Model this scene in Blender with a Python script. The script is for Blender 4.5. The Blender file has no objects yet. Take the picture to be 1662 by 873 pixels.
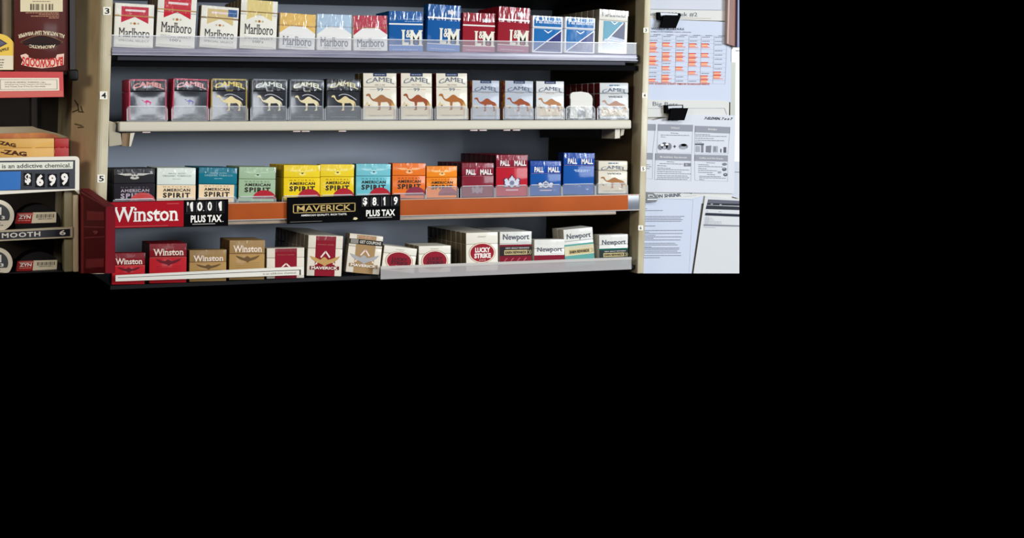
import bpy, bmesh, math, random
from mathutils import Vector, Matrix
random.seed(4)
sc = bpy.context.scene
COL = sc.collection

# ------------------------------------------------------------------ camera
W, H = 1662.0, 873.0
F, PSI, ROLL, CX, CY = 2400.0, 0.33113, -0.004, 600.0, 199.9
DIST = 2.33
cR, sR, cP, sP = math.cos(ROLL), math.sin(ROLL), math.cos(PSI), math.sin(PSI)

def ray(px, py):
    u, v = px - CX, py - CY
    a, b = u * cR + v * sR, -u * sR + v * cR
    X, Y = a * cP + F * sP, -a * sP + F * cP
    return X / Y, -b / Y

def at(px, py, y=0.0):
    X, Z = ray(px, py)
    return Vector((X * (DIST + y), y, Z * (DIST + y)))

def at_x(px, py, x):
    X, Z = ray(px, py)
    d = x / X
    return Vector((x, d - DIST, Z * d))

cam = bpy.data.objects.new('camera', bpy.data.cameras.new('camera'))
COL.objects.link(cam)
right, up, fwd = Vector((cP, -sP, 0)), Vector((0, 0, 1)), Vector((sP, cP, 0))
cr, cu, cb = right * cR + up * sR, up * cR - right * sR, -fwd
M4 = Matrix.Identity(4)
for i in range(3):
    M4[i][0], M4[i][1], M4[i][2] = cr[i], cu[i], cb[i]
M4[1][3] = -DIST
cam.matrix_world = M4
cd = cam.data
cd.sensor_fit = 'HORIZONTAL'; cd.sensor_width = 36.0
cd.lens = F / W * 36.0
cd.shift_x = (W / 2 - CX) / W
cd.shift_y = (CY - H / 2) / W
cd.clip_start = 0.05; cd.clip_end = 50
sc.camera = cam

# ------------------------------------------------------------------ world, lights, exposure
wd = bpy.data.worlds.new('world'); sc.world = wd; wd.use_nodes = True
wd.node_tree.nodes['Background'].inputs['Color'].default_value = (0, 0, 0, 1)
wd.node_tree.nodes['Background'].inputs['Strength'].default_value = 0.0
sc.view_settings.view_transform = 'Standard'
sc.view_settings.look = 'None'
sc.view_settings.exposure = 0.0
sc.view_settings.gamma = 1.0
sc.view_settings.use_curve_mapping = False

def area(name, loc, target, sx, sy, power, col):
    L = bpy.data.lights.new(name, 'AREA'); L.shape = 'RECTANGLE'
    L.size, L.size_y, L.energy, L.color = sx, sy, power, col
    o = bpy.data.objects.new(name, L); COL.objects.link(o)
    o.location = loc
    o.rotation_euler = (Vector(target) - Vector(loc)).to_track_quat('-Z', 'Y').to_euler()
    return o
area('shop_window_light', (3.5, -3.1, 0.36), (0.5, 0.1, -0.1), 1.3, 0.7, 138, (0.88, 0.94, 1.0))
area('added_foil_light', (1.35, -5.0, 0.05), (0.3, 0, -0.1), 0.7, 0.8, 20, (0.92, 0.96, 1.0))  # added lamp behind the camera, there for reflections in the foil packs
area('ceiling_light_front', (1.3, -2.4, 1.5), (0.5, 0, -0.1), 1.4, 0.5, 18, (1.0, 0.97, 0.93))
area('ceiling_light_rear', (0.3, -4.2, 1.6), (0.4, 0, -0.1), 1.6, 0.7, 32, (1.0, 0.96, 0.90))
area('added_warm_fill', (-1.7, -2.3, 0.7), (0.3, 0.1, -0.1), 0.9, 0.5, 22, (1.0, 0.88, 0.70))  # added warm fill, hung low to brighten pack sides and the upright

# ------------------------------------------------------------------ materials
def lin(c):
    c = c / 255.0
    return c / 12.92 if c <= 0.04045 else ((c + 0.055) / 1.055) ** 2.4

_mats = {}
def mat(name, rgb, rough=0.55, metal=0.0, coat=0.0, bump=0.0, bscale=60.0, stretch=(1, 1, 1), spec=0.5, vary=0.0, rgb2=None, vscale=6.0, vstretch=(1, 1, 1)):
    if name in _mats:
        return _mats[name]
    m = bpy.data.materials.new(name); m.use_nodes = True
    nt = m.node_tree; b = nt.nodes['Principled BSDF']
    col = tuple(lin(c) for c in rgb) + (1,)
    b.inputs['Base Color'].default_value = col
    b.inputs['Roughness'].default_value = rough
    b.inputs['Metallic'].default_value = metal
    b.inputs['Specular IOR Level'].default_value = spec
    if coat:
        b.inputs['Coat Weight'].default_value = coat
        b.inputs['Coat Roughness'].default_value = 0.09
    def mapped(st):
        tc = nt.nodes.new('ShaderNodeTexCoord'); mp = nt.nodes.new('ShaderNodeMapping')
        mp.inputs['Scale'].default_value = st
        nt.links.new(tc.outputs['Object'], mp.inputs['Vector'])
        return mp
    if bump:
        mp = mapped(stretch)
        n = nt.nodes.new('ShaderNodeTexNoise'); n.inputs['Scale'].default_value = bscale; n.inputs['Detail'].default_value = 3
        bp = nt.nodes.new('ShaderNodeBump'); bp.inputs['Strength'].default_value = bump; bp.inputs['Distance'].default_value = 0.002
        nt.links.new(mp.outputs['Vector'], n.inputs['Vector'])
        nt.links.new(n.outputs['Fac'], bp.inputs['Height'])
        nt.links.new(bp.outputs['Normal'], b.inputs['Coat Normal' if coat else 'Normal'])
    if rgb2 is not None:
        mp = mapped(vstretch)
        n = nt.nodes.new('ShaderNodeTexNoise'); n.inputs['Scale'].default_value = vscale; n.inputs['Detail'].default_value = 5
        r = nt.nodes.new('ShaderNodeValToRGB')
        r.color_ramp.elements[0].position = 0.42; r.color_ramp.elements[1].position = 0.68
        r.color_ramp.elements[0].color = col
        r.color_ramp.elements[1].color = tuple(lin(c) for c in rgb2) + (1,)
        nt.links.new(mp.outputs['Vector'], n.inputs['Vector'])
        nt.links.new(n.outputs['Fac'], r.inputs['Fac'])
        nt.links.new(r.outputs['Color'], b.inputs['Base Color'])
    _mats[name] = m
    return m

def film(name, tint, fac, rough=0.12, bump=0.0, bscale=40.0, stretch=(1, 1, 1), gloss=0.0):
    """clear plastic: mostly see-through, a little milky, with a reflection of its own"""
    if name in _mats:
        return _mats[name]
    m = bpy.data.materials.new(name); m.use_nodes = True
    nt = m.node_tree; b = nt.nodes['Principled BSDF']; out = nt.nodes['Material Output']
    b.inputs['Base Color'].default_value = tuple(lin(c) for c in tint) + (1,)
    b.inputs['Roughness'].default_value = rough
    tr = nt.nodes.new('ShaderNodeBsdfTransparent'); mx = nt.nodes.new('ShaderNodeMixShader')
    mx.inputs['Fac'].default_value = fac
    nt.links.new(tr.outputs[0], mx.inputs[1]); nt.links.new(b.outputs[0], mx.inputs[2])
    last = mx
    gl = None
    if gloss:
        gl = nt.nodes.new('ShaderNodeBsdfGlossy'); gl.inputs['Roughness'].default_value = rough
        m2 = nt.nodes.new('ShaderNodeMixShader'); m2.inputs['Fac'].default_value = gloss
        tc2 = nt.nodes.new('ShaderNodeTexCoord'); mp2 = nt.nodes.new('ShaderNodeMapping'); n2 = nt.nodes.new('ShaderNodeTexNoise'); rp = nt.nodes.new('ShaderNodeValToRGB')
        mp2.inputs['Scale'].default_value = (3.4, 1, 1.0); mp2.inputs['Rotation'].default_value = (0, 0.6, 0); n2.inputs['Scale'].default_value = 48; n2.inputs['Detail'].default_value = 1.5
        rp.color_ramp.elements[0].position = 0.50; rp.color_ramp.elements[0].color = (.02, .02, .02, 1)
        rp.color_ramp.elements[1].position = 0.74; rp.color_ramp.elements[1].color = (gloss, gloss, gloss, 1)
        nt.links.new(tc2.outputs['Object'], mp2.inputs['Vector']); nt.links.new(mp2.outputs['Vector'], n2.inputs['Vector'])
        nt.links.new(n2.outputs['Fac'], rp.inputs['Fac']); nt.links.new(rp.outputs['Color'], m2.inputs['Fac'])
        nt.links.new(mx.outputs[0], m2.inputs[1]); nt.links.new(gl.outputs[0], m2.inputs[2]); last = m2
    if bump:
        tc = nt.nodes.new('ShaderNodeTexCoord'); mp = nt.nodes.new('ShaderNodeMapping')
        mp.inputs['Scale'].default_value = stretch; mp.inputs['Rotation'].default_value = (0, 0.7, 0)
        n = nt.nodes.new('ShaderNodeTexNoise'); n.inputs['Scale'].default_value = bscale; n.inputs['Detail'].default_value = 2
        bp = nt.nodes.new('ShaderNodeBump'); bp.inputs['Strength'].default_value = bump; bp.inputs['Distance'].default_value = 0.002
        nt.links.new(tc.outputs['Object'], mp.inputs['Vector']); nt.links.new(mp.outputs['Vector'], n.inputs['Vector'])
        nt.links.new(n.outputs['Fac'], bp.inputs['Height']); nt.links.new(bp.outputs['Normal'], b.inputs['Normal'])
        if gl: nt.links.new(bp.outputs['Normal'], gl.inputs['Normal'])
    nt.links.new(last.outputs[0], out.inputs['Surface'])
    _mats[name] = m
    return m

def pc(r, g, b):
    """printed card under a glossy wrapper"""
    return mat('card_%d_%d_%d' % (r, g, b), (r, g, b), rough=0.6, spec=.1, coat=0.12, bump=0.15, bscale=45)

def ink(r, g, b):
    return mat('ink_%d_%d_%d' % (r, g, b), (r, g, b), rough=0.6, spec=.2)

WHITE = pc(226, 224, 214)
CREAM_STEEL = mat('cream_steel', (205, 198, 172), rough=0.42, rgb2=(168, 150, 112), vscale=5, vstretch=(3, 3, 1.2))
CREAM = mat('cream_shelf', (206, 201, 184), rough=0.45, spec=.3)
STEEL_BACK = mat('grey_steel_back', (186, 195, 210), rough=0.5, rgb2=(174, 184, 202), vscale=3)
BROWN_PANEL = mat('brown_side_panel', (84, 70, 48), rough=0.6, spec=.2, rgb2=(66, 55, 38), vscale=4)
BLACK = mat('black_plastic', (10, 10, 12), rough=0.5, spec=.2)
DARK = mat('dark_brown_interior', (34, 25, 23), rough=0.6)
GREYCH = mat('grey_channel', (122, 120, 142), rough=0.3, rgb2=(150, 148, 165), vscale=9, vstretch=(2, 1, 20))
DARKCH = mat('dark_rail', (54, 54, 66), rough=0.5, spec=.2)
CLEAR = film('clear_plastic', (225, 228, 240), 0.13, 0.15)
CLEAREDGE = film('clear_plastic_edge', (238, 240, 245), 0.65, 0.2)
CUP = film('clear_cup_plastic', (205, 212, 220), 0.13, 0.12, bump=0.4, bscale=80)
FROST = film('frosted_plastic', (205, 200, 200), 0.42, 0.3, bump=0.3, bscale=30)
WRAP = film('cellophane_wrap', (245, 245, 245), 0.02, 0.14, bump=0.9, bscale=38, stretch=(3.2, 1, 0.8), gloss=0.08)
PAPER = mat('white_paper', (200, 204, 214), rough=0.75)

# ------------------------------------------------------------------ mesh collecting
class MB:
    def __init__(s): s.v, s.f, s.m, s.mats, s.sm = [], [], [], [], []
    def mi(s, m):
        if m not in s.mats: s.mats.append(m)
        return s.mats.index(m)
    def add(s, vs, fs, m, smooth=False):
        o = len(s.v); s.v += [Vector(p) for p in vs]; k = s.mi(m)
        for f in fs:
            s.f.append([o + i for i in f]); s.m.append(k); s.sm.append(smooth)
    def poly(s, pts, m): s.add(pts, [list(range(len(pts)))], m)
    def box(s, lo, hi, m, bevel=0.0, seg=2, frame=None, side=None, top=None):
        bm = bmesh.new(); bmesh.ops.create_cube(bm, size=1)
        lo, hi = Vector(lo), Vector(hi); c, d = (lo + hi) / 2, hi - lo
        for v in bm.verts: v.co = Vector((v.co.x * d.x, v.co.y * d.y, v.co.z * d.z)) + c
        if bevel: bmesh.ops.bevel(bm, geom=bm.edges[:], offset=bevel, segments=seg, affect='EDGES', profile=0.6)
        bm.normal_update(); bm.verts.index_update()
        o = len(s.v)
        s.v += [(frame @ v.co) if frame else v.co.copy() for v in bm.verts]
        for f in bm.faces:
            mm = m
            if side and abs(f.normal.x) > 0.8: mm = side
            if top and f.normal.z > 0.8: mm = top
            s.f.append([o + v.index for v in f.verts]); s.m.append(s.mi(mm)); s.sm.append(bool(bevel))
        bm.free()
    def prism(s, pts, off, m):
        """outline pts (front) pushed back by the vector off"""
        n = len(pts); off = Vector(off); a = [Vector(p) for p in pts]
        s.add(a + [p + off for p in a], [list(range(n)), list(range(2 * n - 1, n - 1, -1))] + [[i, i + n, (i + 1) % n + n, (i + 1) % n] for i in range(n)], m)
    def build(s, name, parent=None, origin=None):
        me = bpy.data.meshes.new(name)
        org = Vector(origin) if origin is not None else Vector((0, 0, 0))
        me.from_pydata([tuple(p - org) for p in s.v], [], s.f)
        for m in s.mats: me.materials.append(m)
        me.polygons.foreach_set('material_index', s.m); me.polygons.foreach_set('use_smooth', s.sm)
        me.update()
        o = bpy.data.objects.new(name, me); COL.objects.link(o)
        if parent: o.parent = parent
        return o

class Thing:
    """an Empty at a base point; part meshes are given in world coordinates unless local=True"""
    def __init__(s, name, label, cat, loc, rot=None, group=None, local=False, kind=None):
        s.e = bpy.data.objects.new(name, None); COL.objects.link(s.e)
        s.e.location = loc; s.e.empty_display_size = 0.02
        if rot: s.e.rotation_euler = rot
        s.e['label'] = label; s.e['category'] = cat
        if group: s.e['group'] = group
        if kind: s.e['kind'] = kind
        s.org = None if local else Vector(loc); s.p = {}; s.labels = {}
    def __call__(s, part):
        if part not in s.p: s.p[part] = MB()
        return s.p[part]
    def done(s):
        made = {}
        for key in sorted(s.p, key=lambda k: k.count('/')):
            path = key.split('/'); nm = path[-1].split('#')[0]
            par = s.e if len(path) == 1 else made['/'.join(path[:-1])]
            made[key] = s.p[key].build(nm, par, s.org)
            if key in s.labels: made[key]['label'] = s.labels[key]
        return s.e

def solo(name, label, cat, mb, loc, group=None, kind=None):
    o = mb.build(name, None, loc); o.location = loc
    o['label'] = label; o['category'] = cat
    if group: o['group'] = group
    if kind: o['kind'] = kind
    return o

# ------------------------------------------------------------------ drawing on surfaces: S(a, b, layer) -> point
def S_px(y, eps=0.00015):
    return lambda a, b, k=0: at(a, b, y - eps * k)

def S_zoom(x0, y0, sc_, y, eps=0.00015):
    return lambda a, b, k=0: at(x0 + a / sc_, y0 + b / sc_, y - eps * k)

def S_quad(bl, br, tl, tr, y, eps=0.0004):
    BL, BR, TL, TR = (at(p[0], p[1], y) for p in (bl, br, tl, tr))
    def f(u, v, k=0):
        p = (BL * (1 - u) + BR * u) * (1 - v) + (TL * (1 - u) + TR * u) * v
        return p + Vector((0, -eps * k, 0))
    return f

def rect(mb, S, a0, b0, a1, b1, m, k=1):
    mb.poly([S(a0, b0, k), S(a1, b0, k), S(a1, b1, k), S(a0, b1, k)], m)

def poly(mb, S, pts, m, k=1):
    bm = bmesh.new()
    vs = [bm.verts.new((p[0], p[1], 0)) for p in pts]
    f = bm.faces.new(vs)
    bmesh.ops.triangulate(bm, faces=[f])
    bm.verts.index_update()
    mb.add([S(v.co.x, v.co.y, k) for v in bm.verts], [[v.index for v in g.verts] for g in bm.faces], m)
    bm.free()

def ell(mb, S, ca, cb_, ra, rb, m, k=1, n=28, t0=0.0, t1=360.0):
    full = abs(t1 - t0) >= 360
    cnt = n if full else n + 1
    pts = [(ca + ra * math.cos(math.radians(t0 + (t1 - t0) * i / n)), cb_ + rb * math.sin(math.radians(t0 + (t1 - t0) * i / n))) for i in range(cnt)]
    mb.poly([S(p[0], p[1], k) for p in pts], m)

def line(mb, S, p, q, wa, wb, m, k=1):
    """stroke from p to q, thickness wa along a and wb along b"""
    dx, dy = q[0] - p[0], q[1] - p[1]
    L = math.hypot(dx, dy) or 1
    nx, ny = -dy / L * wa / 2, dx / L * wb / 2
    mb.poly([S(p[0] + nx, p[1] + ny, k), S(q[0] + nx, q[1] + ny, k), S(q[0] - nx, q[1] - ny, k), S(p[0] - nx, p[1] - ny, k)], m)

_gly = {}
def glyphs(s, bold, serif, spacing):
    key = (s, bold, serif, spacing)
    if key in _gly: return _gly[key]
    c = bpy.data.curves.new('lettering', 'FONT'); c.body = s; c.size = 1.0; c.resolution_u = 2
    c.offset = bold; c.space_character = spacing
    o = bpy.data.objects.new('lettering', c)
    me = bpy.data.meshes.new_from_object(o)
    nflat = len(me.vertices)
    vs = [(v.co.x, v.co.y) for v in me.vertices]; fs = [list(p.vertices) for p in me.polygons]
    if serif and vs:
        cnt = {}
        for f in fs:
            for i in range(len(f)):
                e = tuple(sorted((f[i], f[(i + 1) % len(f)]))); cnt[e] = cnt.get(e, 0) + 1
        ex = []
        for (i, j), n in cnt.items():
            if n == 1 and abs(vs[i][1] - vs[j][1]) < 0.004:
                w = abs(vs[i][0] - vs[j][0]); y = (vs[i][1] + vs[j][1]) / 2
                if 0.04 < w < 0.24:
                    inside = -1 if y > 0.3 else 1
                    a, b = sorted((vs[i][0], vs[j][0])); g = 0.055
                    ex.append((a - g, b + g, y, y + inside * 0.05))
        for a, b, y0, y1 in ex:
            k = len(vs); vs += [(a, y0), (b, y0), (b, y1), (a, y1)]; fs.append([k, k + 1, k + 2, k + 3])
    xs = [p[0] for p in vs]; ys = [p[1] for p in vs]
    x0, x1, y0, y1 = min(xs), max(xs), min(ys), max(ys)
    vs = [((x - x0) / (x1 - x0), (y - y0) / max(y1 - y0, 1e-6), 0.0 if i < nflat else 0.4) for i, (x, y) in enumerate(vs)]
    bpy.data.objects.remove(o); bpy.data.curves.remove(c); bpy.data.meshes.remove(me)
    _gly[key] = (vs, fs)
    return vs, fs

def text(mb, S, s, a0, b0, a1, b1, m, k=2, bold=0.0, serif=False, arch=0.0, sk=0.0, sp=1.0, flip=False, shear=0.0):
    """lettering fitted to the box (a0,b0) lower corner to (a1,b1) upper corner; sk tilts the baseline, arch lifts its middle"""
    vs, fs = glyphs(s, bold, serif, sp)
    out = []
    for x, y, ex in vs:
        if flip: x, y = 1 - x, 1 - y
        bb = b0 + (b1 - b0) * y + sk * x + arch * (1 - (2 * x - 1) ** 2)
        out.append(S(a0 + (a1 - a0) * x + shear * (y - .5), bb, k + ex))
    mb.add(out, fs, m)

def scribble(mb, S, a0, b, a1, h, m, k=1, sk=0.0, gap=0.25, unit=6.0):
    """a line of print too small to read: broken dashes"""
    a = a0; rr = random.Random(int(abs(a0 * 31 + b * 17)))
    while a < a1:
        w = unit * (0.5 + rr.random() * 1.2); e = min(a + w, a1)
        d0, d1 = sk * (a - a0) / max(a1 - a0, 1e-6), sk * (e - a0) / max(a1 - a0, 1e-6)
        mb.poly([S(a, b + d0, k), S(e, b + d1, k), S(e, b + d1 + h, k), S(a, b + d0 + h, k)], m)
        a = e + unit * gap

CAMEL = [(0, 57), (4, 62), (10, 63.5), (15, 61), (17, 55), (19, 48), (24, 43), (30, 43), (37, 47), (44, 53), (51, 58.5), (58, 59.5), (65, 55), (72, 49), (80, 45.5), (88, 42), (94, 36), (97, 28), (98, 18), (95, 22), (93.5, 30),
         (91.5, 33), (92, 24), (90, 13), (91, 2), (81, 0), (80.5, 3), (84, 6), (84, 14), (83, 24), (76, 32), (64, 31), (53, 31), (51.5, 20), (51, 11), (51.5, 1), (41, 0), (41, 3), (45, 6), (44.5, 16), (43, 31), (34, 33), (25, 36), (18, 43), (13, 51), (9, 55), (3, 54)]
EAGLE = [(0, 34), (14, 30), (27, 24), (36, 20), (42, 27), (48, 31), (54, 27), (60, 20), (72, 24), (86, 30), (100, 35), (92, 22), (80, 12), (66, 6), (57, 2), (50, -6), (43, 2), (34, 6), (20, 12), (8, 22)]
LION = [(0, 0), (9, 3), (14, 14), (6, 22), (10, 34), (4, 46), (12, 58), (20, 60), (26, 48), (32, 40), (33, 58), (42, 66), (50, 82), (58, 66), (67, 58), (68, 40), (74, 48), (80, 60), (88, 58), (96, 46), (90, 34), (94, 22), (86, 14), (91, 3), (100, 0), (76, -2), (70, 12), (62, 2), (50, -8), (38, 2), (30, 12), (24, -2)]

def shape(mb, S, pts, a0, b0, a1, b1, m, k=2, w=100.0, h=None):
    h = h or max(p[1] for p in pts)
    poly(mb, S, [(a0 + (a1 - a0) * p[0] / w, b0 + (b1 - b0) * p[1] / h) for p in pts], m, k)

# ------------------------------------------------------------------ heights of the shelves (world z) and x of the uprights
DK3 = at(600, 83.4).z
DK4 = at(600, 194.3).z
DK5 = at(600, 324.2).z
DK6 = at(600, 447.5).z
XL = at(177.5, 165, 0).x            # inner face of one upright
XLo = at(158.5, 165, 0).x
XR = at(1040.2, 165, 0).x
XRo = at(1050.2, 165, 0).x
BACK = 0.37
ZT, ZB = at(600, -14).z, DK6 - 0.006
LEAN, ZREF = 0.035, at(600, 165).z   # the old cabinet leans a little to one side
LM = Matrix.Identity(4); LM[0][2] = LEAN; LM[0][3] = -LEAN * ZREF

# ------------------------------------------------------------------ cabinet
c = Thing('cigarette_cabinet', 'cream steel cigarette cabinet with numbered uprights and a grey back panel', 'cabinet', (XL, 0.2, ZB))
c('back_panel').box((XLo, BACK, ZB - .004), (XRo, BACK + .01, ZT + .02), STEEL_BACK)
ztb = at(600, -20).z
c('unseen_shade_board').box((XL + .001 + LEAN * (ztb - ZREF), .0, ztb), (XR - .001 + LEAN * (ztb - ZREF), BACK - .001, ztb + .02), BLACK)  # unseen board, added to shade the back panel above the top packs
c('side_panel#1').box((XR + .0005, .004, ZB - .004), (XRo, BACK, ZT + .02), BROWN_PANEL, frame=LM)
c.labels['side_panel#1'] = 'dark brown inner side panel'
x0, x1 = XLo, XL
zb_l = at(172, 443.5, 0).z
xq = at(116.5, 165, .07).x
outl = [(x1, .27), (x1, -.003), (x1 - .001, -.004), (x0 + .008, -.004), (x0 + .005, -.0034), (x0 + .002, -.0015), (x0, .001), (xq, .07), (xq, .27)]
up1 = c('upright#1'); nn = len(outl)
vv = [LM @ Vector((p[0], p[1], z)) for z in (zb_l, ZT + .02) for p in outl]
up1.add(vv, [list(range(nn - 1, -1, -1)), list(range(nn, 2 * nn))] + [[i, (i + 1) % nn, (i + 1) % nn + nn, i + nn] for i in range(nn) if i != 6], CREAM_STEEL)
up1.add([vv[6], vv[7], vv[7 + nn], vv[6 + nn]], [[0, 1, 2, 3]], mat('grimy_steel', (208, 186, 146), rough=.55, rgb2=(166, 140, 98), vscale=7, vstretch=(2, 2, 1)))
zb_r = at(1038, 443.5, 0).z
c('upright#2').box((XR, -.004, zb_r), (XRo + .0005, .03, ZT + .02), CREAM_STEEL, bevel=.0015, frame=LM)
stk = mat('sticker_white', (236, 234, 220), rough=0.6); blk = ink(30, 30, 34)
for i, (d, px, py, s) in enumerate((('3', 173.6, 17.8, 1), ('4', 168.2, 154.8, 1), ('5', 164.2, 289.8, 1))):
    S = S_px(-.0046)
    m = c('upright#1/number_sticker#%d' % i)
    a = 6.2
    m.prism([S(px - a, py - a * 1.05), S(px + a, py - a * 1.05), S(px + a, py + a * 1.05), S(px - a, py + a * 1.05)], (0, .0004, 0), stk)
    text(m, S, d, px - 3.6, py + 4.6, px + 4.3, py - 4.6, blk, k=1, bold=.02)
for i, (d, px, py) in enumerate((('3', 1048.4, 49), ('4', 1046.3, 154.8), ('5', 1044, 274), ('6', 1039.9, 369.8))):
    S = S_px(-.0046)
    m = c('upright#2/number_sticker#%d' % i)
    m.prism([S(px - 4, py - 4), S(px + 4, py - 4), S(px + 4, py + 4), S(px - 4, py + 4)], (0, .0004, 0), stk)
    text(m, S, d, px - 1.6, py + 2.6, px + 1.6, py - 2.6, blk, k=1, bold=.02)
# marks on the stained upright face
st = mat('grease_mark', (78, 66, 48), rough=0.7)
def PX(a, b, k=0):
    X, Z = ray(a, b)
    d = DIST
    for _ in range(5):
        sh = LEAN * (Z * d - ZREF)
        q = ((x0 + sh) - X * (DIST + .001)) / (X * .069 - (xq - x0))
        d = DIST + .001 + q * .069
    d -= .0012
    return Vector((X * d, d - DIST, Z * d))
m = c('upright#1/pen_marks')
for a0, b0, a1, b1 in ((121, 162, 126, 170), (126, 168, 128, 182), (117, 182, 127, 178), (131, 172, 134, 182), (127, 181, 136, 182), (121, 201, 133, 204), (126, 207, 136, 206)):
    line(m, PX, (a0, b0), (a1, b1), 1.6, 1.6, st, 0)
c.done()

# ------------------------------------------------------------------ shelves
def clear_lip(mb, pxl, pyl, pxr, zb, zt, y=0.0, th=.0016):
    xl, xr = at(pxl, pyl, y).x, at(pxr, pyl, y).x
    mb.box((xl, y, zb), (xr, y + th, zt), CLEAR)
    return xl, xr

s = Thing('shelf', 'dark topmost shelf with a grey price channel and one long clear lip', 'shelf', (0.4, .15, DK3))
s('deck').box((XL + .001, .006, DK3 - .014), (XR - .001, BACK - .001, DK3), BLACK)
zt = at(600, 63.5).z; zc = at(600, 82.5).z; zd = at(600, 93.6).z; ze = at(600, 102).z
xl, xr = clear_lip(s('clear_lip'), 181, 70, 1033, zc, zt, -.004)
s('clear_lip/top_edge').box((xl, -.0046, zt - .0008), (xr, -.0015, zt + .0005), CLEAREDGE)
s('price_channel').box((xl, -.006, zd), (xr, .004, zc), GREYCH, bevel=.0015)
s('price_channel/rib').box((xl, -.0075, (zc + zd) / 2 - .0012), (xr, -.0055, (zc + zd) / 2 + .0002), mat('channel_rib', (150, 150, 168), rough=.3))
s('price_channel/foot').box((xl, -.009, zd - .0006), (xr, -.0055, zd + .0006), mat('channel_foot', (165, 165, 178), rough=.3))
a, b = at(191, 97).x, at(1015, 103).x
s('front_rail').box((a, .0, ze), (b, .012, zd - .0008), DARKCH, bevel=.001)
s('under_rail').box((XL + .001, .008, ze - .009), (XR - .001, .02, ze), mat('under_black', (5, 5, 7), rough=.7, spec=.05))
s.done()

s = Thing('shelf', 'cream steel shelf with a rounded front edge on two hanging brackets', 'shelf', (0.4, .15, DK4))
zf0 = at(600, 211.5).z
a, b = at(191, 203).x, at(1021, 200).x
s('deck').box((a, .0, DK4 - .004), (b, BACK - .002, DK4 - .0017), CREAM)
s('front_edge').box((a, -.010, zf0), (b, .004, DK4 - .0016), CREAM, bevel=.004, seg=4)
brk = mat('bracket_steel', (168, 160, 138), rough=.45)
for i, (pl, pr, sgn) in enumerate(((175, 211, 1), (1020, 992, -1))):
    m = s('bracket#%d' % i)
    xa, xb = at(pl, 200).x, at(pr, 200).x
    zlo = at((pl + pr) / 2, 236 if sgn > 0 else 224).z
    xs0, xs1 = min(xa, xb), max(xa, xb)
    if sgn > 0:
        S = S_px(.0)
        # folded steel end plate: a stepped outline pushed back along the upright
        m.prism([S(177, 196), S(186.5, 199), S(188.5, 203), S(187, 214), S(196, 216.5), S(198, 235), S(177, 237.5)], (0, .12, 0), brk)
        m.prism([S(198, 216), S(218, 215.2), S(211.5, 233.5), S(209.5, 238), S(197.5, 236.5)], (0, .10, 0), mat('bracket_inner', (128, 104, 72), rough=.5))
        m.prism([S(211, 216), S(218, 215.4), S(212, 237), S(209, 238)], (0, -.004, 0), CREAM)
    else:
        S = S_px(.002)
        m.prism([S(998.5, 208.5), S(1006.5, 207.5), S(1006, 224), S(998, 225)], (0, .05, 0), CREAM)
        m.prism([S(1009, 207.8), S(1014, 207.4), S(1012, 219), S(1007, 221)], (0, .02, 0), brk)
        z1 = at(1000, 207).z; z0 = at(1000, 226).z
        m.box((XR - .022, .052, z0), (XR - .012, BACK - .004, z1), mat('bracket_arm', (74, 62, 52), rough=.5))
tagm = mat('clip_tip', (206, 186, 184), rough=.4)
for i, (p0, p1, py) in enumerate(((230, 243, 216.2), (474, 486, 213.4), (488, 501, 213.2), (548, 560, 212.9), (761, 773, 210.8), (776, 788, 210.4), (815, 826, 210.6), (830, 842, 210))):
    a_, b_ = at(p0, py), at(p1, py)
    s('clip#%d' % i).box((a_.x, -.006, zf0 - .0022), (b_.x, .006, zf0 + .0004), tagm, bevel=.0006)
s.done()

s = Thing('shelf', 'shelf with an orange price strip along its front', 'shelf', (0.4, .15, DK5))
s('deck').box((XL + .001, .004, DK5 - .010), (XR - .001, BACK - .001, DK5 - .0017), BLACK)
zo1, zo0, zs0 = at(700, 322.6).z, at(700, 348.4).z, at(700, 356).z
a, b = at(178, 340).x, at(1036, 330).x
o_r = at(1017, 330).x
s('price_channel').box((a, -.004, zo0 - .001), (b, .003, zo1 + .0006), mat('clear_channel', (112, 118, 128), rough=.25), bevel=.001)
s('price_strip').box((a, -.0056, zo0), (o_r, -.0042, zo1 - .0006), mat('orange_strip', (176, 84, 34), rough=.6, spec=.1, rgb2=(162, 75, 30), vscale=8), bevel=.0004)
s('price_channel/edge#1').box((a, -.0064, zo1 - .0008), (b, -.004, zo1 + .0006), mat('channel_edge_pink', (196, 150, 122), rough=.3))
s('price_channel/edge#2').box((a, -.0064, zo0 - .0012), (b, -.004, zo0 + .0003), mat('channel_edge_grey', (170, 160, 152), rough=.3))
s('front_edge').box((a, .0, zs0), (at(1000, 345).x, .008, zo0 - .0014), mat('tan_steel', (176, 158, 138), rough=.4, rgb2=(150, 132, 112), vscale=12), bevel=.001)
s.done()

s = Thing('shelf', 'bottom shelf with a clouded clear lip in front of white and green packs', 'shelf', (0.4, .15, DK6))
s('deck').box((XL + .001, .004, DK6 - .006), (XR - .001, BACK - .001, DK6), BLACK)
zl1, zl0 = at(1025, 417.5, -.012).z, at(1025, 437, -.012).z
a, b = at(618, 440, -.012).x, at(1025, 430, -.012).x
s('clear_lip').box((a, -.012, zl0), (b, -.0104, zl1), FROST)
s('clear_lip/top_edge').box((a, -.0128, zl1 - .004), (b, -.009, zl1 + .0006), film('frosted_edge', (232, 228, 222), .5, .2))
s('clear_lip/foot').box((a, -.0106, DK6 - .004), (b, .006, DK6 - .0005), CLEAR)
s.done()

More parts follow.
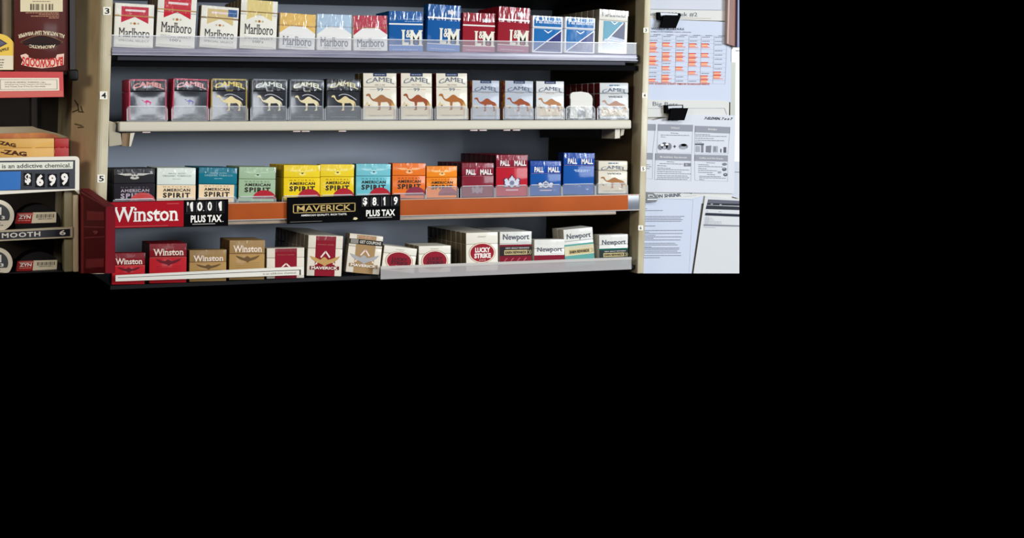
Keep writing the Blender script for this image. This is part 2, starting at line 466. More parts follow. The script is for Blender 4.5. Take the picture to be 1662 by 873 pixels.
# ------------------------------------------------------------------ cigarette packs
PK_Y = .006
class Pack:
    def __init__(s, quad, deck, label, group, lower, upper=None, lidv=.70, side=None, depth=.022, y=PK_Y, bev=.0009, film_top=0.0):
        TL, TR, BR, BL = (at(p[0], p[1], y) for p in quad)
        s.w = ((BR - BL).length + (TR - TL).length) / 2
        s.h = ((TL - BL).length + (TR - BR).length) / 2
        vb, vt = BR - BL, TR - TL
        vs = (TL - BL) + (TR - BR)
        ang = (math.atan2(vb.z, vb.x) + math.atan2(vt.z, vt.x)) * .25 + .5 * math.atan2(-vs.x, vs.z)
        base = (BL + BR) / 2
        base.z = deck + s.w / 2 * abs(math.sin(ang)) + .0002
        # keep the top where it is
        mid_top = (TL + TR) / 2
        s.h = (mid_top.z - base.z) / math.cos(ang)
        base.x = (BL.x + BR.x + TL.x + TR.x) / 4 + s.h / 2 * math.sin(ang)
        s.t = Thing('cigarette_pack', label, 'cigarette pack', base, rot=(0, -ang, 0), group=group, local=True)
        s.d = depth
        upper = upper or lower; side = side or lower
        w, h = s.w, s.h
        zl = h * lidv
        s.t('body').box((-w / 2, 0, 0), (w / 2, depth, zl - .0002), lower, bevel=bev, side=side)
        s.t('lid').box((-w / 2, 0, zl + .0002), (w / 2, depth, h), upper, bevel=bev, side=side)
        if film_top:
            f = s.t('cellophane'); z0 = h * (1 - film_top)
            f.add([(-w / 2, -.0016, z0), (w / 2, -.0016, z0), (w / 2, -.0016, h), (-w / 2, -.0016, h)], [[0, 1, 2, 3]], WRAP)
    def S(s, u, v, k=0):
        return Vector(((u - .5) * s.w, -.00018 * k, v * s.h))
    def done(s): return s.t.done()
    # shorthands
    def r(s, part, u0, v0, u1, v1, m, k=1): rect(s.t(part), s.S, u0, v0, u1, v1, m, k)
    def p(s, part, pts, m, k=1): poly(s.t(part), s.S, pts, m, k)
    def tx(s, part, st_, u0, v0, u1, v1, m, k=3, **kw): text(s.t(part), s.S, st_, u0, v0, u1, v1, m, k, **kw)
    def sh(s, part, pts, u0, v0, u1, v1, m, k=2): shape(s.t(part), s.S, pts, u0, v0, u1, v1, m, k)
    def sc(s, part, u0, v, u1, h, m, k=2, unit=.06): scribble(s.t(part), s.S, u0, v, u1, h, m, k, unit=unit)
    def el(s, part, cu_, cv, ru, rv, m, k=1, **kw): ell(s.t(part), s.S, cu_, cv, ru, rv, m, k, **kw)

ORD = ('first', 'second', 'third', 'fourth', 'fifth', 'sixth', 'seventh', 'eighth')
def queue(root, n, what, group, gap=.0008, depth=.022, dz=0.0):
    """the packs lined up behind a front pack: copies with their body and lid"""
    kids = [o for o in root.children if o.name.split('.')[0] in ('body', 'lid')]
    for k in range(1, n + 1):
        r = root.copy(); COL.objects.link(r)
        r.location = root.location + Vector((0, (depth + gap) * k, 0))
        r['label'] = '%s pack queued behind %s' % (ORD[k - 1], what); r['group'] = group
        for ch in kids:
            cc = ch.copy(); COL.objects.link(cc); cc.parent = r

GOLD = ink(176, 136, 60); DKGREY = ink(52, 54, 60); NAVY = ink(32, 48, 84); CRIM = pc(176, 28, 48)

def chevron_hard(q, deck, label, group, red, stripe, long=False, tax=False, film_top=.3):
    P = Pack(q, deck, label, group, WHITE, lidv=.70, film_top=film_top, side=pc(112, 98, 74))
    top = 1.0 if long else .93
    vv = (.56, .70) if not long else (.59, .72)
    P.p('chevron', [(.17, top), (.86, top), (.86, vv[0]), (.515, vv[1]), (.17, vv[0])], red)
    if long is False or long == 'red':
        v = .82 if not long else .87
        P.r('chevron/bar', .27, v, .78, v + .045, ink(228, 208, 208), 2)
    P.r('tear_strip', -.001, .708 if not long else .745, 1.001, .732 if not long else .768, stripe, 3)
    cz = .55 if not long else .57
    for du, ru in ((-.09, .028), (0, .036), (.09, .028)):
        P.el('crest', .515 + du, cz, ru, ru * .8, GOLD if du == 0 else ink(188, 178, 150), 2, n=12)
    P.el('crest', .515, cz, .016, .014, CRIM, 3, n=8)
    b = .235 if not long else .30
    P.tx('lettering', 'Marlboro', .12, b, .9, b + .205, DKGREY, bold=.0, serif=True)
    P.tx('lettering', 'SPECIAL SELECT', .12, b - .10, .9, b - .055, ink(120, 118, 116))
    if long: P.tx('lettering', "100's", .36, b - .175, .64, b - .12, ink(96, 94, 94))
    P.sc('lettering', .08, .05, .92, .006, ink(150, 146, 140)); P.r('lettering', .0, .03, 1, .036, ink(170, 164, 160), 2)
    if tax: P.r('tax_stamp', .72, .77, .96, .94, ink(38, 84, 142), 4); P.sc('tax_stamp', .74, .85, .94, .012, ink(150, 180, 210), 5)
    return P

def chevron_soft(q, deck, label, group, colr, lines):
    P = Pack(q, deck, label, group, pc(222, 222, 220), colr, lidv=.66, side=WHITE, film_top=.40)
    P.r('chevron', .01, .40, .99, .655, colr, 1)
    P.p('chevron', [(.0, .40), (.0, .44), (.24, .62), (.38, .655), (.62, .655), (.76, .62), (1, .46), (1, .40)], pc(224, 224, 222), 2)
    P.r('tear_strip', -.001, .645, 1.001, .67, lines, 3)
    P.tx('lettering', 'Marlboro', .1, .115, .9, .36, ink(84, 88, 98), serif=True)
    P.tx('lettering', 'FINE CIGARETTES', .2, .055, .8, .09, ink(150, 150, 150))
    return P

def two_letter(q, deck, label, group, colr, low, long=False):
    P = Pack(q, deck, label, group, colr, lidv=.68, film_top=.34 if long else .22)
    b = .70 if not long else .735
    P.r('band', -.001, b - .035, 1.001, b, pc(232, 230, 226), 2)
    P.r('hazed_foot_band', .0, .0, 1, .16, low, 1); P.r('hazed_foot_band', .0, .155, 1, .17, ink(224, 222, 220), 2)  # foot zone painted paler for the lip's haze; white line is print
    wht = pc(228, 226, 212)
    t = .54 if not long else .50
    P.tx('lettering', 'L', .36, .16, .58, t, wht, 4, bold=.03, serif=True)
    P.tx('lettering', 'M', .60, .16, .99, t, wht, 4, bold=.03, serif=True)
    P.tx('lettering', '&', .49, t - .19, .64, t, wht, 5, bold=.02)
    P.sc('lettering', .1, .05, .85, .012, ink(190, 190, 205))
    if long or colr in (LM_RED,):
        P.sh('crest', LION, .58, b + .07, .86, b + .19, pc(214, 214, 222), 3)
    else:
        P.sc('lettering', .42, .80, .97, .018, ink(150, 180, 215), 2); P.sc('lettering', .46, .745, .97, .014, ink(150, 180, 215), 2)
    return P
LM_RED, LM_BLUE = pc(146, 22, 40), pc(10, 84, 152)

def diagonal(q, deck, label, group):
    bl, nv, fr = pc(16, 102, 168), pc(36, 46, 112), pc(226, 228, 234)
    P = Pack(q, deck, label, group, fr, lidv=.67, film_top=.12)
    P.r('front_panel', .05, .045, .95, .655, bl); P.r('front_panel', .05, .715, .95, .965, bl)
    P.p('diagonal', [(.06, .05), (.95, .05), (.95, .63)], nv, 2)
    line(P.t('diagonal'), P.S, (.06, .05), (.95, .63), .028, .03, fr, 3)
    P.p('emblem', [(.36, .62), (.51, .53), (.66, .62), (.61, .62), (.51, .565), (.41, .62)], fr, 3)
    P.tx('lettering', 'Parliament', .1, .80, .93, .93, pc(216, 224, 236), bold=.02, serif=True)
    P.sc('lettering', .15, .075, .85, .008, ink(150, 170, 210), 3)
    return P

G3 = 'packs on the topmost shelf'
Q = {}
Q[0] = ((187.5, 5.2), (251.5, 7), (247.3, 78.5), (183.1, 76.3))
p3 = []
p3.append(chevron_hard(Q[0], DK3, 'white pack with a red chevron next to the cream upright, topmost shelf', G3, pc(186, 36, 62), GOLD).done())
p3.append(chevron_hard(((258.2, -4), (322, -2), (313.6, 78.9), (250.3, 76.8)), DK3, 'tall white pack with a red chevron and hundreds lettering', G3, pc(190, 30, 50), GOLD, long='red').done())
p3.append(chevron_hard(((328.8, 9.1), (389.3, 11.9), (382.9, 80.6), (321.5, 78.5)), DK3, 'white pack with a gold chevron and a blue tax stamp on its lid', G3, pc(206, 184, 128), ink(128, 94, 40), tax=True).done())
p3.append(chevron_hard(((393.7, 0), (452.3, 1.4), (446.9, 81.7), (386, 80.3)), DK3, 'tall white pack with a gold chevron on the topmost shelf', G3, pc(216, 196, 126), ink(140, 106, 44), long=True, film_top=.35).done())
p3.append(chevron_soft(((455.9, 20.8), (513.1, 23.5), (510.4, 82.1), (451.2, 80.3)), DK3, 'short gold-topped white pack in wrinkled wrapper', G3, pc(220, 180, 96), ink(160, 120, 50)).done())
p3.append(chevron_soft(((514.9, 22.6), (570.9, 24), (570.3, 83), (514, 81.2)), DK3, 'short silver-blue-topped white pack in wrinkled wrapper', G3, pc(168, 192, 214), ink(150, 160, 170)).done())
p3.append(chevron_soft(((573, 25.3), (627.7, 25.3), (629.5, 84.5), (573.9, 83.9)), DK3, 'short red-topped white pack in wrinkled wrapper', G3, pc(176, 52, 70), ink(160, 90, 50)).done())
p3.append(two_letter(((631.7, 18.6), (686.8, 18), (685.5, 84.8), (631.3, 83.9)), DK3, 'shorter blue pack with a white band and large white initials', G3, LM_BLUE, pc(84, 124, 186)).done())
p3.append(two_letter(((696.3, 7.2), (749.3, 8.8), (744.5, 85.5), (691.4, 84.5)), DK3, 'tall blue pack with a crest, a white band and large white initials', G3, LM_BLUE, pc(84, 124, 186), True).done())
p3.append(two_letter(((752.7, 20.5), (803.9, 22), (802.2, 86.3), (749.7, 86)), DK3, 'shorter dark red pack with a white band and large white initials', G3, LM_RED, pc(158, 92, 116)).done())
p3.append(two_letter(((811.4, 10.8), (861.2, 13.3), (857, 87), (805.5, 86.3)), DK3, 'tall dark red pack with a white band and large white initials', G3, LM_RED, pc(158, 92, 116), True).done())
p3.append(diagonal(((865.7, 26), (915, 26.6), (911.3, 88), (862.6, 87.6)), DK3, 'blue pack with a white diagonal beside the tall dark red pack', G3).done())
p3.append(diagonal(((918, 27.6), (967.1, 29.3), (963.9, 89), (915.4, 88)), DK3, 'blue pack with a white diagonal beside the tall white and teal pack', G3).done())
P = Pack(((974.7, 15.8), (1021.1, 17), (1015.6, 89.6), (968.6, 88.6)), DK3, 'tall white pack with a teal and navy panel at the shelf end', G3, WHITE, lidv=.76, film_top=.12, side=pc(128, 122, 110))  # side colour darkened to carry the shade on this flank
fr, teal = pc(226, 228, 230), pc(36, 132, 160)
P.r('front_panel', .16, .10, .90, .74, pc(176, 184, 200))
P.p('front_panel', [(.16, .74), (.84, .74), (.34, .36), (.16, .28)], teal, 2)
P.p('front_panel', [(.84, .74), (.90, .74), (.90, .34), (.44, .40), (.38, .36)], pc(30, 42, 84), 3)
line(P.t('front_panel'), P.S, (.3, .31), (.84, .72), .03, .03, fr, 4)
for i in range(4):
    line(P.t('front_panel'), P.S, (.2 + .1 * i, .32 - .05 * i), (.9, .28 - .05 * i), .02, .02, ink(226, 230, 236), 5)
P.p('emblem', [(.40, .73), (.53, .66), (.66, .73), (.61, .73), (.53, .69), (.45, .73)], fr, 5)
P.tx('lettering', 'Parliament', .1, .84, .93, .93, ink(120, 124, 134), serif=True)
P.r('tear_strip', -.001, .755, 1.001, .768, ink(170, 164, 150), 3)
p3.append(P.done())
queue(p3[1], 3, 'the tall red-chevron pack', G3)
queue(p3[3], 4, 'the tall gold-chevron pack', G3)
queue(p3[13], 8, 'the tall white and teal pack', G3)
queue(p3[7], 2, 'the shorter blue pack with initials', G3)
queue(p3[10], 3, 'the tall dark red pack with initials', G3)

# ---- cream shelf: camel packs
G4 = 'packs on the cream shelf'
def camel_dark(q, label, edge, letter, camel_m, small=False, sub=True):
    dk = mat('foil_dark', (38, 40, 48), rough=.22, metal=.55, coat=1.0, bump=.22, bscale=22)
    P = Pack(q, DK4, label, G4, dk, dk, lidv=.70, side=edge, film_top=.28)
    w, h = P.w, P.h
    # gently bowed foil front that mirrors the added foil light
    m = P.t('foil_front'); n = 8; vs = []; fs = []
    lo, hi = .02, .685
    for j in range(n + 1):
        for i in range(n + 1):
            u, v = i / n, j / n
            bow = .0007 * (1 - (2 * u - 1) ** 2) * (1 - (2 * v - 1) ** 4)
            vs.append(((u - .5) * w * .94, -.0002 - bow, h * (lo + (hi - lo) * v)))
    for j in range(n):
        for i in range(n):
            k = j * (n + 1) + i; fs.append([k, k + 1, k + n + 2, k + n + 1])
    m.add(vs, fs, dk, True)
    if edge is not dk:
        for u0, u1 in ((0, .035), (.965, 1)): P.r('edge_stripe', u0, .0, u1, 1.0, edge, 2)
        P.r('edge_stripe', 0, .965, 1, 1.0, edge, 2)
    P.tx('lettering', 'CAMEL', .1, .745, .93, .86, letter, 5, bold=.035, arch=.08)
    if sub: P.tx('lettering', 'GOLD' if camel_m is CML else 'BLUE', .42, .70, .60, .735, letter, 5)
    if small: P.sh('emblem', CAMEL, .33, .37, .60, .50, camel_m, 7)
    else:
        P.sh('emblem', CAMEL, .14, .22, .88, .60, camel_m, 7)
        pts = [(.36 + .52 * t / 10, .585 + .055 * math.sin(math.pi * (t / 10) ** .8) - .10 * (t / 10) ** 2) for t in range(11)]
        for a_, b_ in zip(pts, pts[1:]): line(P.t('emblem'), P.S, a_, b_, .018, .018, ink(190, 190, 196), 7)
    P.r('lettering', .12, .12, .9, .122, ink(130, 132, 138), 5); P.sc('lettering', .14, .06, .88, .012, ink(126, 128, 134), 5)
    return P
CML = ink(224, 208, 158); PINK = pc(178, 40, 78); GLD = pc(168, 148, 78); SLV = pc(118, 124, 134); BLKC = pc(24, 24, 28)
d4 = []
d4.append(camel_dark(((211, 128.8), (269.5, 128.3), (270.9, 195.5), (207.5, 197.3)), 'black foil pack with pink edges and a small pink camel, at the upright end', PINK, ink(226, 150, 150), ink(214, 60, 130), True, False).done())
d4.append(camel_dark(((281.7, 127), (340.1, 128.8), (335.8, 195.5), (279, 196)), 'black foil pack with pink edges and a small pale blue camel', PINK, ink(230, 170, 178), ink(130, 130, 190), True, False).done())
d4.append(camel_dark(((343.3, 127.4), (401.2, 128.3), (400.7, 195.5), (341.9, 195.5)), 'black foil pack with gold lettering and gold lid edge', GLD, ink(222, 200, 110), CML).done())
d4.append(camel_dark(((409, 128), (467, 129), (464.4, 194.5), (408.2, 195.2)), 'black foil pack with silver edges and cream camel beside the gold-lettered one', SLV, ink(214, 220, 214), ink(222, 214, 184)).done())
d4.append(camel_dark(((471.6, 129), (525.7, 129.5), (524.5, 194), (468.9, 194.5)), 'black foil pack with pale lettering between the silver-edged and all-black ones', SLV, ink(226, 226, 206), ink(222, 210, 170)).done())
d4.append(camel_dark(((530.3, 127.7), (584.4, 129), (585, 194), (528.4, 194.5)), 'black-edged foil pack with cream camel beside the first tall white pack', BLKC, ink(216, 210, 170), ink(218, 200, 152), sub=False).done())

def camel_white(q, deck, label, group, side, face, cam, long=False, word='FILTERS', band=True, wides=False, lead=.02, bev=.0009):
    P = Pack(q, deck, label, group, face, lidv=.70, side=side, bev=bev)
    lt = ink(92, 106, 128)
    if band: P.r('band', .30, .93, .70, 1.0, NAVY, 2); P.sc('band', .34, .955, .66, .02, ink(150, 160, 180), 3)
    t = .76 if long else .70
    if wides: P.sc('lettering', .34, .91, .68, .035, ink(90, 120, 150), 3, unit=.09)
    P.tx('lettering', 'CAMEL', .09, t, .93, t + .095, lt, 4, bold=.0, arch=.06, serif=True)
    P.tx('lettering', word, .36, t - .03 if not wides else t - .02, .66, t + .005, ink(180, 160, 150), 3)
    P.r('lettering', .08, t - .055, .95, t - .050, ink(190, 184, 174), 2)
    if long:
        P.tx('lettering', '99', .41, .615, .6, .68, ink(60, 84, 112), 3)
        P.r('lettering', .2, .645, .38, .652, ink(120, 120, 124)); P.r('lettering', .63, .645, .8, .652, ink(180, 120, 110))
    if wides: P.tx('lettering', 'WIDES', .3, .585, .78, .635, ink(96, 100, 108), 3, bold=.02)
    b, tp = (.20, .56) if not wides else (.17, .52)
    P.r('ground', .05, .07, .95, b + .085, ink(214, 200, 176) if face is not SILV else ink(176, 178, 182), 1)
    P.sh('emblem', CAMEL, .08, b, .92, tp, cam, 3)
    for u, hh, c_ in ((.12, .10, ink(206, 190, 150)), (.22, .06, ink(214, 200, 164)), (.88, .12, ink(206, 176, 110))):
        P.p('ground', [(u - .09, b + .085), (u + .09, b + .085), (u, b + .085 + hh)], c_, 2)
    P.tx('lettering', 'TURKISH & DOMESTIC', .14, .07, .86, .10, ink(150, 140, 130), 3)
    return P
SILV = pc(178, 186, 198); IVORY = pc(222, 216, 200); DRED = pc(92, 18, 24)
BRC, BRR = ink(158, 104, 62), ink(150, 72, 36)
PAT = mat('patterned_side', (132, 30, 34), rough=.4, rgb2=(218, 178, 74), vscale=120)
d4.append(camel_white(((589.5, 119), (643.6, 118.5), (643.6, 194.3), (589.5, 194.3)), DK4, 'tall cream camel pack with olive side next to the black foil packs', G4, pc(84, 74, 40), IVORY, BRC, True, 'BLUE').done())
d4.append(camel_white(((650.3, 119), (701.7, 118.7), (700.5, 194), (650.8, 194)), DK4, 'tall cream camel pack with dark red side, middle one of the three tall ones', G4, DRED, IVORY, BRR, True).done())
d4.append(camel_white(((707.7, 118.7), (758.5, 119.2), (758.5, 192.9), (708.4, 194)), DK4, 'tall cream camel pack beside the silver-faced camel packs', G4, DRED, IVORY, ink(166, 98, 40), True).done())
d4.append(camel_white(((766, 129.8), (810.6, 131.5), (810, 192.4), (766.6, 192.4)), DK4, 'silver-faced camel pack next to the last tall cream one', G4, PAT, SILV, BRR).done())
d4.append(camel_white(((820.2, 131), (865.7, 131.5), (864.8, 192.4), (818.8, 192.4)), DK4, 'silver-faced camel pack beside the shorter cream camel pack', G4, PAT, SILV, BRR).done())
d4.append(camel_white(((870, 131.9), (916, 131.9), (914.8, 192.2), (870.4, 192.2)), DK4, 'shorter cream camel pack beside the empty white pusher', G4, pc(70, 80, 100), pc(214, 216, 216), ink(176, 122, 78), False, 'BLUE').done())
d4.append(camel_white(((972.7, 134), (1020.3, 134.5), (1020.7, 191.8), (973.7, 191.8)), DK4, 'pale camel pack with dark red side at the end of the cream shelf', G4, DRED, pc(206, 210, 212), ink(178, 140, 122), False, 'WIDES', False, True, bev=.0024).done())
queue(d4[0], 2, 'the pink-edged pack at the upright end', G4)
queue(d4[1], 1, 'the pink-edged pack with the pale blue camel', G4)
queue(d4[5], 5, 'the black-edged foil pack', G4)
queue(d4[6], 1, 'the olive-sided tall camel pack', G4)
queue(d4[7], 1, 'the middle tall camel pack', G4)
queue(d4[8], 1, 'the last tall camel pack', G4)
queue(d4[12], 5, 'the pale camel pack at the shelf end', G4)

# empty slot: the white spring pusher
t = Thing('spring_pusher', 'white plastic spring pusher standing in the empty slot of the cream shelf', 'pusher', at(943, 192, .03))
S = S_px(.012)
wp = mat('white_pusher', (200, 198, 188), rough=.4)
pts = [(925, 192)] + [(926.5, 163), (925.5, 158), (926, 152.5), (929.5, 149.6)] + [(943, 148.6), (955, 150.6), (960.4, 155.4), (962, 160.5), (960.6, 192)]
yb = at(943, 192, .012)
t('paddle').prism([Vector((S(a, b).x, .012, max(S(a, b).z, DK4 + .0004))) for a, b in pts], (0, .004, 0), wp)
t('paddle/ridge').prism([S(926, 163.5, 1), S(961, 163.8, 1), S(961, 165, 1), S(926, 164.7, 1)], (0, .0003, 0), mat('pusher_line', (196, 194, 186), rough=.4))
t('paddle/label').prism([S(937.5, 178.5, 1), S(950.6, 178.5, 1), S(950.6, 190.6, 1), S(937.5, 190.6, 1)], (0, .0003, 0), mat('pusher_label', (130, 130, 132), rough=.5))
t('arm').box((yb.x - .012, .016, DK4 + .0003), (yb.x + .012, .09, DK4 + .006), wp, bevel=.001)
t.done()

def cup(px0, px1, py0, deck, zt, label, group, y=0.0):
    """one clear tray: floor under the packs and a low front wall with rounded corners"""
    a, b = at(px0, py0, y).x, at(px1, py0, y).x
    t = Thing('pack_tray', label, 'tray', ((a + b) / 2, .15, deck - .0015), group=group)
    t('floor').box((a + .0006, .002, deck - .0015), (b - .0006, .34, deck - .0001), CLEAR)
    r = .004; pts = []
    for cx_, cz_, t0 in ((b - r, zt - r, 0), (a + r, zt - r, 90)):
        for i in range(5):
            an = math.radians(t0 + 22.5 * i); pts.append(Vector((cx_ + r * math.cos(an), y, cz_ + r * math.sin(an))))
    pts += [Vector((a, y, deck - .0012)), Vector((b, y, deck - .0012))]
    t('front_wall').prism(pts, (0, .0012, 0), CUP)
    e = t('front_wall/rim')
    e.box((a + r, y - .0004, zt - .0006), (b - r, y + .0014, zt + .0004), CLEAREDGE)
    for xx in (a, b - .0007): e.box((xx, y - .0004, deck), (xx + .0007, y + .0014, zt - r), CLEAREDGE)
    return t.done()
zt4 = at(500, 172.4, 0).z
for i, (a, b, what) in enumerate(((206, 272, 'black foil pack at the upright end'), (278.5, 339, 'pink-edged pack with pale blue camel'), (341, 402.5, 'gold-lettered foil pack'), (406.5, 466, 'silver-edged foil pack'),
        (467.5, 526, 'pale-lettered foil pack'), (527.5, 587, 'black-edged foil pack'), (588.5, 646, 'olive-sided tall camel pack'), (648, 703, 'middle tall camel pack'), (705.5, 760, 'last tall cream camel pack'),
        (764.5, 811, 'silver-faced camel pack next to the tall ones'), (817, 866, 'silver-faced camel pack next to the shorter cream one'), (868.5, 917, 'shorter cream camel pack'), (919, 966, 'empty white pusher'), (969.5, 1020.5, 'pale camel pack at the shelf end'))):
    cup(a, b, 194, DK4, zt4, 'clear plastic tray holding the ' + what, 'clear trays on the cream shelf')

# ---- orange strip shelf
G5 = 'packs on the shelf with the orange strip'
def spirit(q, label, face, lid, side, txt, red=True, wings=None, organic=False, panel=None, redc=(172, 34, 48), lidv=None, dv=.155):
    lidv = lidv or (.52 if organic else .65)
    P = Pack(q, DK5, label, G5, face, lid, lidv=lidv, side=side, film_top=.16)
    if panel is not None: P.r('front_panel', .0 if not organic else .01, .0, .93 if organic == 2 else 1.0, lidv - .01, panel, 1)
    hi = .94 if organic == 2 else 1.0
    o_ = .045 if organic else dv
    P.tx('lettering', 'NATURAL', .17 * hi, .40 + o_, .84 * hi, .44 + o_, txt[1], 3, sp=1.8)
    P.tx('lettering', 'AMERICAN', .16 * hi, .285 + o_, .86 * hi, .37 + o_, txt[0], 3, bold=.03, sp=1.15)
    P.tx('lettering', 'SPIRIT', .16 * hi, .11 + o_, .86 * hi, .255 + o_, txt[0], 3, bold=.04, sp=1.25)
    if organic:
        P.tx('lettering', 'MADE WITH', .3, .82, .72, .86, wings, 3); P.tx('lettering', 'ORGANIC TOBACCO', .15, .75, .88, .80, wings, 3)
        P.sc('lettering', .4, .68, .62, .012, wings)
    elif wings:
        P.p('emblem', [(.08, .86), (.42, .87), (.45, .81), (.28, .805)], wings, 2); P.p('emblem', [(.92, .86), (.58, .87), (.55, .81), (.72, .805)], wings, 2)
        P.sh('emblem', EAGLE, .38, .76, .64, .87, wings, 3); P.el('emblem', .505, .745, .11, .045, wings, 3, n=14)
    if red:
        P.el('red_seal', .70, .08, .31, .25, pc(*redc), 4, n=20, t0=0, t1=180)
        P.el('red_seal', .70, .08, .30, .08, ink(120, 24, 36), 5, n=20, t0=0, t1=180)
    return P
BK = ink(40, 34, 30)
p5 = []
p5.append(spirit(((184.8, 274.9), (252, 272.3), (250.3, 326.5), (184.8, 328.5)), 'black pack with pale eagle wings next to the cream upright', pc(34, 30, 38), pc(40, 40, 44), pc(36, 34, 34), (ink(170, 158, 172), ink(110, 100, 110)), wings=ink(190, 188, 182), redc=(186, 60, 60), lidv=.59, dv=.06).done())
p5.append(spirit(((255, 272.6), (318.3, 272.3), (316.6, 327.5), (253.8, 328)), 'pale grey and cream pack behind the price digits', pc(218, 226, 218), pc(218, 228, 220), pc(40, 66, 62), (BK, ink(150, 130, 110)), red=False, organic=1, wings=ink(150, 164, 160), panel=pc(232, 208, 172)).done())
p5.append(spirit(((323.6, 272.3), (385.5, 272), (383.6, 327), (320.9, 327)), 'teal pack with a cream lower panel', pc(16, 110, 132), pc(18, 114, 136), pc(14, 70, 84), (BK, ink(150, 130, 110)), red=False, organic=2, wings=ink(160, 206, 214), panel=pc(234, 208, 170)).done())
p5.append(spirit(((388.6, 271), (447.8, 271), (446.6, 328), (386.4, 327.8)), 'sage green pack beside the yellow packs', pc(158, 184, 150), pc(160, 188, 154), pc(120, 140, 110), (BK, ink(110, 130, 104)), wings=ink(176, 200, 170)).done())
p5.append(spirit(((461.7, 268), (519.4, 268), (519.4, 325), (459, 326.6)), 'yellow pack next to the sage green pack', pc(236, 204, 26), pc(238, 208, 40), pc(206, 172, 10), (BK, ink(150, 120, 20)), wings=ink(240, 222, 110)).done())
p5.append(spirit(((520, 267), (575.4, 266.5), (573.6, 324), (519.4, 324.5)), 'yellow pack next to the light blue pack', pc(232, 200, 34), pc(236, 206, 44), pc(206, 172, 10), (BK, ink(150, 120, 20)), wings=ink(240, 222, 110)).done())
p5.append(spirit(((579, 266.2), (634, 265.6), (633.5, 323.5), (576.3, 324)), 'light blue pack with dark lettering', pc(108, 188, 200), pc(116, 192, 204), pc(40, 84, 90), (BK, ink(80, 120, 126)), wings=ink(160, 214, 222)).done())
p5.append(spirit(((637.7, 265.3), (690.9, 264.4), (690, 323), (635.8, 323.4)), 'larger orange pack next to the light blue pack', pc(226, 112, 40), pc(232, 116, 36), pc(170, 70, 20), (BK, ink(140, 70, 30)), wings=ink(244, 176, 120), redc=(140, 50, 70)).done())
p5.append(spirit(((692.3, 269.8), (742, 269.3), (741.5, 321.5), (691.8, 322.7)), 'lower orange pack next to the dark red pack', pc(238, 134, 30), pc(242, 138, 30), pc(170, 80, 20), (BK, ink(150, 80, 30)), wings=ink(248, 192, 120), redc=(150, 60, 72)).done())
def pall(q, label, c1, c2, long=False, stripes=None, code=False, dim=False):
    P = Pack(q, DK5, label, G5, c1, c2, lidv=.635 if not long else .70, film_top=.13, side=pc(60, 14, 22) if c1 is not PBLUE else pc(16, 40, 100))
    b = (.67, .83) if not long else (.735, .865)
    if dim: b = (.655, .815)
    w = pc(236, 232, 230)
    for u in (.38, .58):
        P.p('emblem', [(u + .05, b[1] + .09), (u + .22, b[1] + .09), (u + .20, b[1] + .06), (u + .12, b[1] + .06), (u + .02, b[0] - .05), (u - .03, b[0] - .05), (u + .06, b[1] + .05)], stripes, 2)
    P.tx('lettering', 'PALL', .13, b[0], .43, b[1], w, 4, bold=.04); P.tx('lettering', 'MALL', .57, b[0], .95, b[1], w, 4, bold=.04)
    P.r('lettering', .02, b[0] - .035, .99, b[0] - .03, ink(200, 150, 160), 3)
    if code:
        P.sc('lettering', .34, .575, .86, .022, ink(180, 200, 230), 3); P.sc('lettering', .38, .545, .80, .018, ink(180, 200, 230), 3)
    elif dim:
        P.sh('emblem', LION, .28, .12, .68, .36, ink(150, 120, 130), 3)
    else:
        P.sh('emblem', LION, .20, .215, .80, .53 if long else .45, ink(36, 36, 70), 3)
        P.sh('emblem', LION, .235, .235, .765, .505 if long else .43, pc(206, 208, 222), 4)
        P.el('emblem', .5, .32, .075, .06, ink(120, 124, 150), 5, n=12)
        P.r('lettering', .31, .135, .70, .165, ink(208, 180, 190), 3)
    return P
PBLUE = pc(12, 80, 160)
p5.append(pall(((750.3, 265), (801.4, 264), (801.4, 318.8), (748.6, 320)), 'dull dark red pack with white lettering beside the lower orange pack', pc(128, 28, 46), pc(132, 34, 52), False, pc(170, 66, 84), dim=True).done())
p5.append(pall(((805.5, 251.9), (856.7, 250.8), (856, 317.7), (804.3, 318)), 'tall bright red pack with a silver lion crest', pc(182, 20, 42), pc(136, 26, 48), True, pc(150, 40, 60)).done())
p5.append(pall(((861.2, 261.5), (910.7, 261), (910.3, 316.7), (859.7, 317.7)), 'shorter blue pack with a silver lion crest', PBLUE, pc(20, 70, 160), False, pc(52, 98, 178)).done())
p5.append(pall(((915.8, 247.8), (965, 248.6), (964, 316), (912.9, 316.7)), 'tall blue pack without a crest next to the cream camel pack', PBLUE, pc(20, 72, 160), True, pc(52, 98, 178), code=True).done())
p5.append(camel_white(((971.2, 261), (1019.7, 261), (1017.7, 316), (970.6, 316.7)), DK5, 'cream camel pack at the end of the shelf with the orange strip', G5, pc(150, 146, 130), IVORY, ink(164, 110, 62), False, 'BLUE', False, True, bev=.0024).done())
queue(p5[2], 4, 'the teal pack', G5)
queue(p5[0], 3, 'the black winged pack', G5)
queue(p5[1], 3, 'the pale grey and cream pack', G5)
queue(p5[3], 3, 'the sage green pack', G5)
queue(p5[4], 3, 'the yellow pack next to the sage one', G5)
queue(p5[9], 4, 'the dull dark red pack', G5)
queue(p5[10], 6, 'the tall bright red pack', G5)
queue(p5[11], 3, 'the shorter blue pack with a crest', G5)
zt5 = at(840, 300.5, 0).z
zt5b = at(560, 316, 0).z
